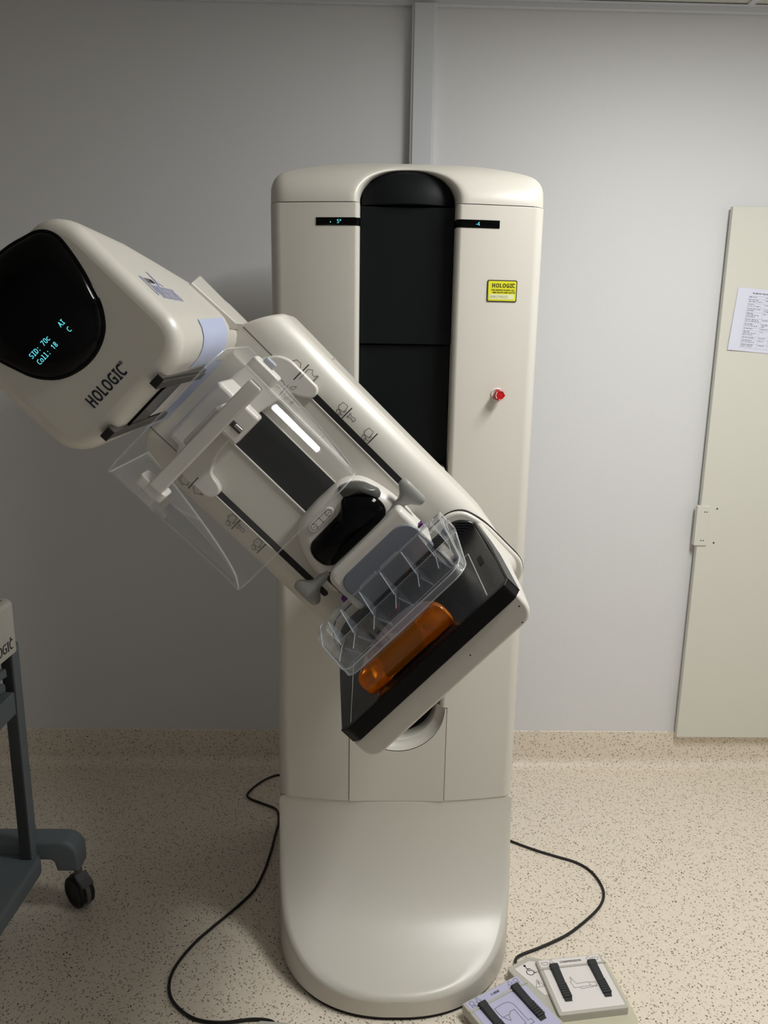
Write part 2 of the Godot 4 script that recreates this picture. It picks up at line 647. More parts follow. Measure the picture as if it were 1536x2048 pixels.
func make_room() -> void:
	var x0 := -2.6
	var x1 := 2.2
	var z1 := 4.1
	var top := 2.80
	var m := new_mesh()
	box(m, Vector3(x0 - 0.1, -0.1, -0.1), Vector3(x1 + 0.1, 0.0, z1 + 0.1), 0.001)
	struct("floor", m, mats.speckled_vinyl)
	m = new_mesh()
	box(m, Vector3(x0 - 0.1, 0.0, -0.1), Vector3(x1 + 0.1, top, 0.0), 0.001)
	struct("wall_back", m, mats.wall_paint)
	m = new_mesh()
	box(m, Vector3(x0 - 0.1, 0.0, 0.0), Vector3(x0, top, z1), 0.001)
	struct("wall_left", m, mats.wall_paint)
	m = new_mesh()
	box(m, Vector3(x1, 0.0, 0.0), Vector3(x1 + 0.1, top, z1), 0.001)
	struct("wall_right", m, mats.wall_paint)
	m = new_mesh()
	box(m, Vector3(x0 - 0.1, 0.0, z1), Vector3(x1 + 0.1, top, z1 + 0.1), 0.001)
	struct("wall_front", m, mats.wall_dimming_grey)
	# ceiling: slab, tiles laid in a grid of thin bars
	m = new_mesh()
	box(m, Vector3(x0 - 0.1, top + 0.03, -0.1), Vector3(x1 + 0.1, top + 0.12, z1 + 0.1), 0.001)
	var ce := struct("ceiling", m, mats.ceiling_tile)
	var step := 0.61
	var gx := 1.16
	var tile := new_mesh()
	box(tile, Vector3(-0.299, 0.0, -0.299), Vector3(0.299, 0.02, 0.299), 0.002)
	var tile_mesh := mesh_of(tile)
	var bars := new_mesh()
	for i in range(-9, 4):
		var cx := gx + i * step + step / 2
		if cx - 0.3 < x0 or cx + 0.3 > x1 + 0.25: continue
		for k in 11:
			var cz := 0.012 + k * step + step / 2
			if cz > z1 + 0.2: continue
			var o := MeshInstance3D.new()
			o.name = "tile"
			o.mesh = tile_mesh
			o.material_override = mats.ceiling_tile
			o.position = Vector3(cx, top + 0.003, cz)
			ce.add_child(o, true)
	for i in range(-9, 5):
		var bx := gx + i * step
		if bx > x0 and bx < x1: box(bars, Vector3(bx - 0.012, top - 0.002, 0), Vector3(bx + 0.012, top + 0.004, z1), 0.0005)
	for k in range(1, 11):
		var bz := 0.012 + k * step
		box(bars, Vector3(x0, top - 0.002, bz - 0.012), Vector3(x1, top + 0.004, bz + 0.012), 0.0005)
	put("grid_bar", bars, mats.trunking_plastic, ce)
	# shadow-line trim where wall and ceiling meet
	m = new_mesh()
	box(m, Vector3(x0, top - 0.022, 0.0), Vector3(x1, top - 0.002, 0.018), 0.003)
	box(m, Vector3(x0, top - 0.004, 0.0), Vector3(x1, top, 0.030), 0.001)
	struct("trim_1", m, mats.trunking_plastic)
	# coved skirting of the floor vinyl
	m = new_mesh()
	var prof := PackedVector2Array([Vector2(0.0, 0.154), Vector2(0.0045, 0.152)])
	for s in 9:
		var a := PI / 2 * s / 8.0
		prof.append(Vector2(0.0045 + 0.042 * (1 - cos(a)), 0.042 - 0.042 * sin(a) + 0.0004))
	prof.append(Vector2(0.0465, -0.002))
	prof.append(Vector2(0.0, -0.002))
	var along := Transform3D(Basis(Vector3(0, 0, 1), Vector3(0, 1, 0), Vector3(1, 0, 0)), Vector3.ZERO)
	prism(m, prof, x0, x1, 0, 0, along)
	struct("baseboard_back", m, mats.speckled_vinyl)
	m = new_mesh()
	box(m, Vector3(x0, 0.0, 0.0), Vector3(x0 + 0.006, 0.154, z1), 0.001)
	struct("baseboard_left", m, mats.speckled_vinyl)
	m = new_mesh()
	box(m, Vector3(x1 - 0.006, 0.0, 0.0), Vector3(x1, 0.154, z1), 0.001)
	struct("baseboard_right", m, mats.speckled_vinyl)
	# cable trunking up the wall behind the machine
	var t := thing("cable_trunking", "white plastic cable trunking running up the wall above the tall machine", "cable trunking", at(0.081, 0.154, 0.0))
	m = new_mesh()
	var up := Transform3D(Basis(Vector3(1, 0, 0), Vector3(0, 0, 1), Vector3(0, 1, 0)), Vector3.ZERO)
	prism(m, PackedVector2Array([Vector2(-0.041, 0.0), Vector2(0.041, 0.0), Vector2(0.041, 0.036), Vector2(0.039, 0.038), Vector2(-0.039, 0.038), Vector2(-0.041, 0.036)]), 0.0, 2.622, 0, 0, up)
	put("back_tray", m, mats.trunking_plastic, t)
	m = new_mesh()
	prism(m, PackedVector2Array([Vector2(-0.034, 0.037), Vector2(0.034, 0.037), Vector2(0.034, 0.042), Vector2(0.032, 0.0435), Vector2(-0.032, 0.0435), Vector2(-0.034, 0.042)]), 0.0, 2.622, 0, 0, up)
	put("clip_lid", m, mats.trunking_plastic, t)

# ---------------------------------------------------------------- the machine: column
const HALF := 0.331

func face_z(x: float) -> float:
	return 0.938 - 0.035 * pow(x / 0.33, 2)

func on_face(x: float, y: float, lift := 0.0) -> Transform3D:
	var tilt := atan(2 * 0.035 * x / (0.33 * 0.33))
	return Transform3D(Basis(Vector3.UP, tilt), Vector3(x, y, face_z(x) + lift))

func pillar_plan(side: float, inner: float, r_in: float) -> PackedVector2Array:
	# plan outline in (x, z) of one side cover
	var p := PackedVector2Array()
	p.append(Vector2(inner, 0.42))
	p.append(Vector2(inner, face_z(inner) - r_in))
	for s in range(1, 7):
		var a := PI / 2 * s / 6.0
		p.append(Vector2(inner + r_in * (1 - cos(a)), face_z(inner + r_in) - r_in * (1 - sin(a))))
	for s in range(1, 9):
		var x := lerpf(inner + r_in, HALF - 0.034, s / 8.0)
		p.append(Vector2(x, face_z(x)))
	var zc := face_z(HALF - 0.034) - 0.036
	for s in range(1, 9):
		var a := PI / 2 * s / 8.0
		p.append(Vector2(HALF - 0.034 + 0.034 * sin(a), zc + 0.036 * cos(a)))
	p.append(Vector2(HALF, 0.42))
	if side < 0:
		for i in p.size(): p[i].x = -p[i].x
	return p

func cap_outline(u: float) -> Vector2:
	# outer outline of the top cover as the front sees it, u from 0 (left seam) to 1 (right seam)
	var pts := [[-0.331, 2.016], [-0.3315, 2.035], [-0.329, 2.053], [-0.321, 2.071], [-0.304, 2.086], [-0.28, 2.0955], [-0.245, 2.104], [-0.19, 2.1145], [-0.13, 2.1235], [-0.06, 2.1295], [0.0, 2.131]]
	var half := u * 2.0 if u <= 0.5 else (1.0 - u) * 2.0
	var f := half * (pts.size() - 1)
	var i := mini(int(f), pts.size() - 2)
	var a := Vector2(pts[i][0], pts[i][1])
	var b := Vector2(pts[i + 1][0], pts[i + 1][1])
	var pa := Vector2(pts[maxi(i - 1, 0)][0], pts[maxi(i - 1, 0)][1])
	var nb: Vector2 = Vector2(pts[i + 2][0], pts[i + 2][1]) if i + 2 < pts.size() else Vector2(-pts[pts.size() - 2][0], pts[pts.size() - 2][1])
	var q := a.cubic_interpolate(b, pa, nb, f - i)
	return q if u <= 0.5 else Vector2(-q.x, q.y)

func arch(u: float, grow := 0.0) -> Vector2:
	# the opening in the top cover: upright sides, then a round head
	var pts := [[-0.1155, 2.016], [-0.1155, 2.024], [-0.1145, 2.034], [-0.110, 2.048], [-0.101, 2.062], [-0.086, 2.076], [-0.062, 2.088], [-0.034, 2.0955], [0.0, 2.098]]
	var half := u * 2.0 if u <= 0.5 else (1.0 - u) * 2.0
	var f := half * (pts.size() - 1)
	var i := mini(int(f), pts.size() - 2)
	var a := Vector2(pts[i][0], pts[i][1])
	var b := Vector2(pts[i + 1][0], pts[i + 1][1])
	var pa := Vector2(pts[maxi(i - 1, 0)][0], pts[maxi(i - 1, 0)][1])
	var nb: Vector2 = Vector2(pts[i + 2][0], pts[i + 2][1]) if i + 2 < pts.size() else Vector2(-pts[pts.size() - 2][0], pts[pts.size() - 2][1])
	var q := a.cubic_interpolate(b, pa, nb, f - i)
	if u > 0.5: q.x = -q.x
	return q

func cap_z(x: float, y: float) -> float:
	# front of the top cover: bows like the column, rolls back towards the top and the outer sides
	var z := face_z(clampf(x, -HALF, HALF))
	var e := maxf(0.0, (absf(x) - (HALF - 0.036)) / 0.036)
	z -= 0.036 * (1.0 - sqrt(maxf(0.0, 1.0 - minf(e, 1.0) * minf(e, 1.0))))
	var h := clampf((y - 2.018) / 0.113, 0.0, 1.0)
	z -= 0.17 * (1.0 - pow(maxf(0.0, 1.0 - pow(h, 2.2)), 0.62))
	return z

func make_machine() -> void:
	var t := thing("mammography_machine", "tall cream medical imaging machine with tilted arm, black channel and rounded foot, against the wall", "medical machine", Transform3D())
	var upright := Transform3D(Basis(Vector3(1, 0, 0), Vector3(0, 0, 1), Vector3(0, 1, 0)), Vector3.ZERO)
	var m: Dictionary
	# side covers
	for s in [-1.0, 1.0]:
		m = new_mesh()
		prism(m, pillar_plan(s, 0.1145, 0.013), 0.7255, 2.0145, 0.0015, 0.0015, upright)
		prism(m, pillar_plan(s, 0.1327, 0.002), 0.4418, 0.7255, 0, 0, upright)
		var cover := put("side_cover", m, mats.cream_enamel, t)
		# black display strip that wraps round the inner edge
		m = new_mesh()
		var rings := []
		var xs := [0.2185, 0.20, 0.18, 0.16, 0.14, 0.1275]
		var strip := PackedVector2Array()
		for x in xs: strip.append(Vector2(x, face_z(x) + 0.0012))
		for q in range(1, 7):
			var a := PI / 2 * q / 6.0
			strip.append(Vector2(0.1275 - 0.0142 * sin(a), face_z(0.1275) - 0.013 + 0.0142 * cos(a)))
		strip.append(Vector2(0.1133, 0.90))
		for q in strip:
			var x: float = q.x * s
			rings.append(PackedVector3Array([Vector3(x, 1.9625, q.y), Vector3(x, 1.9805, q.y), Vector3(x, 1.9805, q.y - 0.004), Vector3(x, 1.9625, q.y - 0.004)]))
		loft(m, rings, true, true, true)
		var d := put("display", m, mats.black_gloss, t, Transform3D(), "thin black display strip with glowing digits")
		var words := "5°" if s < 0 else "-4"
		letters("digits", words, 0.0085, mats.cyan_digits, d, on_face(-0.1695 if s < 0 else 0.160, 1.9715, 0.002))
		if s < 0:
			m = new_mesh()
			prism(m, rect(-0.0012, -0.0012, 0.0012, 0.0012, 0.001, 3), 0.0, 0.0005, 0, 0, on_face(-0.184, 1.970, 0.0015))
			put("indicator_dot", m, mats.cyan_digits, d)
	# top cover
	m = new_mesh()
	var ring_list := []
	var nu := 72
	var ts := [0.0, 0.0, 0.02, 0.045, 0.08, 0.13, 0.2, 0.3, 0.4, 0.5, 0.6, 0.7, 0.78, 0.85, 0.9, 0.94, 0.97, 0.99, 1.0]
	var skin := []
	for k in ts.size():
		var r := PackedVector3Array()
		for j in nu + 1:
			var u := float(j) / nu
			var a := arch(u)
			var b := cap_outline(u)
			var p := a.lerp(b, ts[k])
			var z := cap_z(p.x, p.y)
			var dist := a.distance_to(p)
			# the rim of the opening turns inwards
			var rr := 0.020
			if dist < rr: z -= rr - sqrt(maxf(0.0, rr * rr - (rr - dist) * (rr - dist)))
			if k == 0: z = 0.80
			r.append(Vector3(p.x, p.y, z))
		skin.append(r)
	var back_ring := PackedVector3Array()
	for j in nu + 1:
		var b := cap_outline(float(j) / nu)
		back_ring.append(Vector3(b.x, b.y, 0.42))
	skin.append(back_ring)
	loft(m, skin, false, false, false, Transform3D(), true)
	# the sheet is turned by hand: its outside looks at the viewer
	var facing := 0.0
	for q in m.n.size(): facing += m.n[q].z
	if facing < 0: flip(m)
	put("top_cover", m, mats.cream_enamel, t)
	# black channel
	m = new_mesh()
	var dome_line := PackedVector2Array()
	for j in 41: dome_line.append(arch(j / 40.0) * Vector2(0.985, 1.0) - Vector2(0, 0.001))
	dome(m, dome_line, 0.862, 0.040, Vector2(0.0, 2.019), Transform3D(), 0.5, 0.06)
	put("channel_dome", m, mats.black_matte, t, Transform3D(), "black rounded dome at the head of the channel")
	m = new_mesh()
	box(m, Vector3(-0.1135, 1.690, 0.86), Vector3(0.1135, 2.0125, 0.890), 0.002)
	put("channel_panel", m, mats.black_matte, t)
	m = new_mesh()
	box(m, Vector3(-0.1135, 1.30, 0.85), Vector3(0.1135, 1.688, 0.880), 0.002)
	put("channel_panel", m, mats.black_matte, t)
	m = new_mesh()
	box(m, Vector3(-0.133, 0.46, 0.80), Vector3(0.133, 1.298, 0.862), 0.002)
	put("channel_panel", m, mats.black_matte, t)
	m = new_mesh()
	box(m, Vector3(-0.325, 0.40, 0.43), Vector3(0.325, 2.05, 0.80), 0.002)
	put("column_core", m, mats.seam_black, t)
	# carriage that carries the arm in the channel
	m = new_mesh()
	box(m, Vector3(-0.108, 1.02, 0.84), Vector3(0.108, 1.386, 0.925), 0.008)
	put("lift_carriage", m, mats.white_plastic, t, Transform3D(), "white carriage block seen at the foot of the channel")
	# panel under the arm with the round end of the channel
	m = new_mesh()
	var lower := PackedVector2Array([Vector2(-0.1315, 0.4418), Vector2(0.1315, 0.4418), Vector2(0.1315, 0.722), Vector2(0.127, 0.722)])
	for s in range(1, 32):
		var a := -PI * s / 32.0
		lower.append(Vector2(0.127 * cos(a), 0.722 + 0.127 * sin(a)))
	lower.append(Vector2(-0.127, 0.722))
	lower.append(Vector2(-0.1315, 0.722))
	prism(m, lower, 0.87, 0.9340, 0, 0)
	var ringr := []
	for s in 33:
		var a := -PI * s / 32.0
		var r := PackedVector3Array()
		for q in 8:
			var b := PI / 2 * q / 7.0
			var rad := 0.127 - 0.022 * (1 - cos(b))
			r.append(Vector3(rad * cos(a), 0.722 + rad * sin(a), 0.9340 - 0.030 * sin(b)))
		r.append(Vector3(0.105 * cos(a), 0.722 + 0.105 * sin(a), 0.86))
		r.append(Vector3(0.127 * cos(a), 0.722 + 0.127 * sin(a), 0.86))
		ringr.append(r)
	loft(m, ringr, true, true, true)
	put("lower_cover", m, mats.cream_enamel, t)
	make_base(t)
	# sticker, stop button
	var stick := on_face(0.2315, 1.8195, 0.0006)
	m = new_mesh()
	prism(m, rect(-0.0375, -0.0255, 0.0375, 0.0255, 0.004), -0.002, 0.0008, 0, 0, stick)
	var st := put("service_sticker", m, mats.label_border, t, Transform3D(), "yellow service sticker with black lettering")
	m = new_mesh()
	prism(m, rect(-0.035, -0.023, 0.035, 0.023, 0.003), 0.0005, 0.0012, 0, 0, stick)
	put("yellow_face", m, mats.yellow_label, st)
	m = new_mesh()
	prism(m, rect(-0.0325, -0.0195, 0.0305, -0.0075, 0.0005, 2), 0.0010, 0.0016, 0, 0, stick)
	put("pale_strip", m, mats.label_pale, st)
	letters("lettering", "HOLOGIC", 0.0095, mats.logo_black, st, stick * at(-0.0265, 0.0125, 0.0014), "Droid Sans", true, 0.98)
	letters("lettering", "™", 0.003, mats.logo_black, st, stick * at(0.0245, 0.0165, 0.0014))
	letters("lettering", "FOR SERVICE PLEASE CALL", 0.0032, mats.logo_black, st, stick * at(-0.0275, 0.0020, 0.0014), "Droid Sans", true)
	letters("lettering", "1800 264 073 AND QUOTE:", 0.0032, mats.logo_black, st, stick * at(-0.0255, -0.0037, 0.0014), "Droid Sans", true)
	letters("lettering", "SDM 0793222", 0.0052, mats.pencil, st, stick * at(-0.030, -0.0135, 0.0018))
	var eb := on_face(0.231, 1.5705, 0.0)
	m = new_mesh()
	lathe(m, [[0.0165, -0.004], [0.0165, 0.0015], [0.0150, 0.0030], [0.0125, 0.0030], [0.0125, 0.0], [0.0118, 0.0]], 32, eb)
	var bt := put("stop_button", m, mats.cream_enamel, t, Transform3D(), "round red emergency stop button on a cream collar")
	m = new_mesh()
	lathe(m, [[0.0085, -0.001], [0.0085, 0.014], [0.0132, 0.016], [0.0136, 0.019], [0.0136, 0.024], [0.0125, 0.0265], [0.0100, 0.0275], [0.0098, 0.0262], [0.006, 0.0266], [0.0005, 0.0268]], 32, eb)
	put("button_head", m, mats.red_button, bt)
	m = new_mesh()
	for q in 3:
		ink(m, [circle(0, 0, 0.0113, 7, q * TAU / 3 + 0.25, q * TAU / 3 + 1.75)], 0.0014, 0.02785, eb)
	put("arrow_mark", m, mats.mark_white, bt)
	make_arm(t)

func base_half(z: float) -> float:
	var zs := 0.87
	if z <= zs: return HALF
	var d := 0.352
	var n := 2.3
	var e := clampf((z - zs) / d, 0.0, 1.0)
	return HALF * pow(maxf(0.0, 1.0 - pow(e, n)), 1.0 / n)

func ramp_rows() -> Array:
	# the swept front of the foot, from the seam of the column down to the toe: [z, y]
	var tab := [Vector3(0.42, 0.4402, 0), Vector3(0.80, 0.4402, 0), Vector3(0.9355, 0.4402, 0)]
	var sweep := [Vector3(0.9355, 0.4402, 0), Vector3(0.9385, 0.395, 0), Vector3(0.9475, 0.335, 0), Vector3(0.962, 0.277, 0), Vector3(0.983, 0.224, 0), Vector3(1.010, 0.180, 0), Vector3(1.045, 0.145, 0), Vector3(1.088, 0.118, 0), Vector3(1.133, 0.097, 0), Vector3(1.177, 0.080, 0), Vector3(1.212, 0.071, 0)]
	for p in curve(sweep, 7): tab.append(p)
	for k in range(1, 11): tab.append(Vector3(1.212 + 0.0096 * sin(PI / 2 * k / 10.0), 0.071 - 0.001 * k / 10.0, 0))
	return tab

func make_base(t: Node3D) -> void:
	var rows := ramp_rows()
	var ts := []
	for k in 6: ts.append(-1.0 + 0.06 * (1 - cos(PI / 2 * k / 5.0)))
	for k in range(1, 20): ts.append(-0.94 + 1.88 * k / 20.0)
	for k in 6: ts.append(0.94 + 0.06 * sin(PI / 2 * k / 5.0))
	var skin := []
	var edge_l := PackedVector3Array()
	var edge_r := PackedVector3Array()
	var lip := 0.016
	for row in rows:
		var zz: float = row.x
		var w := base_half(zz)
		for it in 20:
			w = lerpf(w, base_half(zz - 0.035 * pow(w / 0.33, 2)), 0.5)
		w = maxf(w, 0.010)
		var r := PackedVector3Array()
		for q in ts:
			var x: float = w * q
			var z: float = zz - 0.035 * pow(x / 0.33, 2)
			var y: float = row.y
			# distance to the rim of the foot
			var dx := base_half(z) - absf(x)
			var e := 2.3
			var zmax := 0.87 + 0.352 * pow(maxf(0.0, 1.0 - pow(absf(x) / HALF, e)), 1.0 / e)
			var dz := zmax - z
			var dist := maxf(0.0, dx * dz / sqrt(dx * dx + dz * dz + 1e-12))
			if dist < lip and zz > 0.5: y -= lip - sqrt(maxf(0.0, lip * lip - (lip - dist) * (lip - dist)))
			r.append(Vector3(x, y, z))
		skin.append(r)
		edge_l.append(r[0])
		edge_r.append(r[r.size() - 1])
	var m := new_mesh()
	loft(m, skin, false, false, false, Transform3D(), true)
	if m.n[m.n.size() / 2].y < 0: flip(m)
	# wall of the foot
	var rim := PackedVector3Array()
	for p in edge_l: rim.append(p)
	var toe: PackedVector3Array = skin[skin.size() - 1]
	for k in range(1, toe.size() - 1): rim.append(toe[k])
	for k in range(edge_r.size() - 1, -1, -1): rim.append(edge_r[k])
	var low := PackedVector3Array()
	for p in rim: low.append(Vector3(p.x, 0.012, p.z))
	loft(m, [low, rim], true, false, false, Transform3D())
	var b := put("foot", m, mats.cream_enamel, t)
	m = new_mesh()
	var plan := PackedVector2Array()
	for p in rim: plan.append(Vector2(p.x * 0.985, minf(p.z, 1.24) - 0.004))
	var plan2 := PackedVector2Array()
	for p in plan:
		if plan2.is_empty() or plan2[plan2.size() - 1].distance_to(p) > 0.0015: plan2.append(p)
	prism(m, plan2, 0.0, 0.013, 0, 0, Transform3D(Basis(Vector3(1, 0, 0), Vector3(0, 0, 1), Vector3(0, 1, 0)), Vector3.ZERO))
	put("plinth", m, mats.seam_black, b)

# ---------------------------------------------------------------- the machine: tilted arm (built upright in its own frame)
func rrect_ring(x0: float, y0: float, x1: float, y1: float, r: float, z: float) -> PackedVector3Array:
	return ring_z(rect(x0, y0, x1, y1, r, 6), z)

func arm_ring(y: float, w: float, peak: float, shrink: float) -> PackedVector3Array:
	# section of the arm across its length: rounded front corners; the top end falls away to the sides
	var wl := w - 0.011 - shrink
	var wr := w - shrink
	var zb := 1.185 + shrink
	var p := [Vector2(-wl, zb + 0.012), Vector2(-wl + 0.012, zb)]
	for k in 7: p.append(Vector2(lerpf(-wl + 0.03, wr - 0.03, k / 6.0), zb))
	p.append(Vector2(wr - 0.012, zb))
	p.append(Vector2(wr, zb + 0.012))
	p.append(Vector2(wr, 1.30))
	for k in 11:
		var a := PI / 2 * k / 10.0
		p.append(Vector2(wr - 0.058 + 0.058 * cos(a), 1.360 - shrink + 0.040 * sin(a)))
	for k in range(1, 12): p.append(Vector2(lerpf(wr - 0.058, -wl + 0.058, k / 12.0), 1.400 - shrink))
	for k in 11:
		var a := PI / 2 * (1.0 - k / 10.0)
		p.append(Vector2(-wl + 0.058 - 0.058 * cos(a), 1.360 - shrink + 0.040 * sin(a)))
	p.append(Vector2(-wl, 1.30))
	var r := PackedVector3Array()
	for q in p: r.append(Vector3(q.x, y - peak * 0.056 * pow(absf(q.x - 0.005) / 0.196, 2.7), q.y))
	return r

func paddle_icon(m: Dictionary, x: float, y: float, kind: int, s := 1.0) -> void:
	# little line drawings beside the slots: a tube head, a tray, a thin long bar
	var w := 0.0010
	var tf := at(x, y, 0, 0, 0, 0)
	if kind == 0:
		ink(m, [[[-0.010, 0.006], [-0.014, 0.012], [-0.012, 0.022], [-0.004, 0.026], [0.003, 0.022], [0.004, 0.012], [-0.002, 0.007], [-0.010, 0.006]], [[-0.012, 0.009], [-0.017, 0.014], [-0.015, 0.023], [-0.010, 0.027]], [[-0.010, 0.006], [-0.008, 0.002]]], w, 0.0, tf)
		ink(m, [[[-0.006, -0.006], [0.006, -0.005], [0.011, -0.012], [0.004, -0.017], [0.004, -0.022], [0.010, -0.026], [-0.006, -0.026], [-0.008, -0.020], [-0.012, -0.015], [-0.006, -0.006]], [[-0.004, -0.022], [-0.004, -0.028], [0.010, -0.028]]], w, 0.0, tf)
	else:
		ink(m, [[[-0.004, 0.006], [-0.006, 0.016], [-0.001, 0.021], [0.009, 0.019], [0.010, 0.008], [0.002, 0.006], [-0.004, 0.006]], [[-0.016, 0.012], [-0.008, 0.010]], [[-0.015, 0.009], [-0.009, 0.0075], [-0.006, 0.016]], [[-0.014, 0.015], [-0.009, 0.018], [-0.006, 0.016]], [[-0.012, 0.006], [-0.008, 0.003]], [[-0.004, 0.004], [0.001, 0.004]]], w, 0.0, tf)
		if kind == 1:
			ink(m, [[[-0.004, -0.004], [-0.001, -0.007], [0.003, -0.004], [0.004, -0.006], [0.001, -0.010], [0.003, -0.018], [0.000, -0.021], [-0.004, -0.019], [-0.002, -0.011], [-0.006, -0.006], [-0.004, -0.004]]], w, 0.0, tf)

func make_arm(t: Node3D) -> void:
	var F := arm_frame
	var m := new_mesh()
	var o: MeshInstance3D
	# hub between column and arm
	lathe(m, [[0.098, 0.90], [0.098, 1.05], [0.115, 1.10], [0.115, 1.20]], 36)
	put("arm_hub", m, mats.cream_enamel, t, F)
	# arm body
	m = new_mesh()
	var rings := []
	for q in [[-0.195, 0.105, 0.0, 0.006], [-0.193, 0.112, 0.0, 0.0], [-0.16, 0.142, 0.0, 0.0], [-0.115, 0.179, 0.0, 0.0], [-0.07, 0.190, 0.0, 0.0], [-0.02, 0.198, 0.0, 0.0], [0.03, 0.199, 0.0, 0.0], [0.20, 0.198, 0.0, 0.0], [0.40, 0.198, 0.0, 0.0], [0.50, 0.199, 0.4, 0.0], [0.590, 0.199, 1.0, 0.0], [0.5945, 0.199, 1.0, 0.0012], [0.5965, 0.199, 1.0, 0.0035], [0.597, 0.199, 1.0, 0.006], [0.597, 0.199, 1.0, 0.006]]:
		rings.append(arm_ring(q[0], q[1], q[2], q[3]))
	loft(m, rings)
	var body := put("arm_body", m, mats.cream_enamel, t, F)
	m = new_mesh()
	prism(m, rect(-0.0025, 0.0, 0.0025, 0.004, 0.001, 2), 0.0, 0.007, 0, 0, at(0.1985, 0.418, 1.33, 0, 90, 0))
	put("side_catch", m, mats.white_plastic, body)
	for x in [-0.129, 0.129]:
		m = new_mesh()
		var groove := []
		for q in 13:
			var y := lerpf(0.44, 0.576, q / 12.0)
			var z := 1.4005
			groove.append(PackedVector3Array([Vector3(x - 0.0006, y, z), Vector3(x + 0.0006, y, z), Vector3(x + 0.0006, y, z - 0.003), Vector3(x - 0.0006, y, z - 0.003)]))
		loft(m, groove)
		put("seam", m, mats.seam_black, body)
	# slots either side
	for s in [-1.0, 1.0]:
		m = new_mesh()
		prism(m, rect(s * 0.1315 - 0.0062, 0.1055, s * 0.1315 + 0.0062, 0.47, 0.0060), 1.385, 1.4006)
		o = put("slot", m, mats.seam_black, t, F)
		m = new_mesh()
		box(m, Vector3(s * 0.1315 - 0.0092, 0.118, 1.39), Vector3(s * 0.1315 - 0.0063, 0.47, 1.4018), 0.001)
		put("slot_lip", m, mats.white_plastic, o)
		# printed position marks
		for q in [[0.444, 0], [0.331, 1], [0.263, 2]]:
			m = new_mesh()
			# the face begins to roll off beside the slots
			paddle_icon(m, s * 0.1525, q[0], q[1])
			ink(m, [[[s * 0.1525 - 0.0135, q[0]], [s * 0.1525 + 0.0125, q[0]]]], 0.0021)
			put("position_mark", m, mats.print_dark, t, F * at(0, 0, 1.4004))
	# window of the bellows
	m = new_mesh()
	prism(m, rounded([[-0.0395, 0.20, 0.004], [0.0405, 0.20, 0.004], [0.0405, 0.455, 0.006], [-0.0395, 0.455, 0.006]], 4), 1.39, 1.4012, 0.001, 0.001)
	o = put("bellows_window", m, mats.window_black, t, F, "dark glossy strip down the middle of the arm")
	m = new_mesh()
	box(m, Vector3(-0.0435, 0.19, 1.39), Vector3(-0.0395, 0.455, 1.4035), 0.0015)
	put("window_edge", m, mats.white_plastic, o)
	m = new_mesh()
	box(m, Vector3(0.0405, 0.19, 1.39), Vector3(0.0430, 0.455, 1.4025), 0.001)
	put("window_edge", m, mats.white_plastic, o)
	make_compression(t, F)
	make_tray(t, F)
	make_head(t, F)

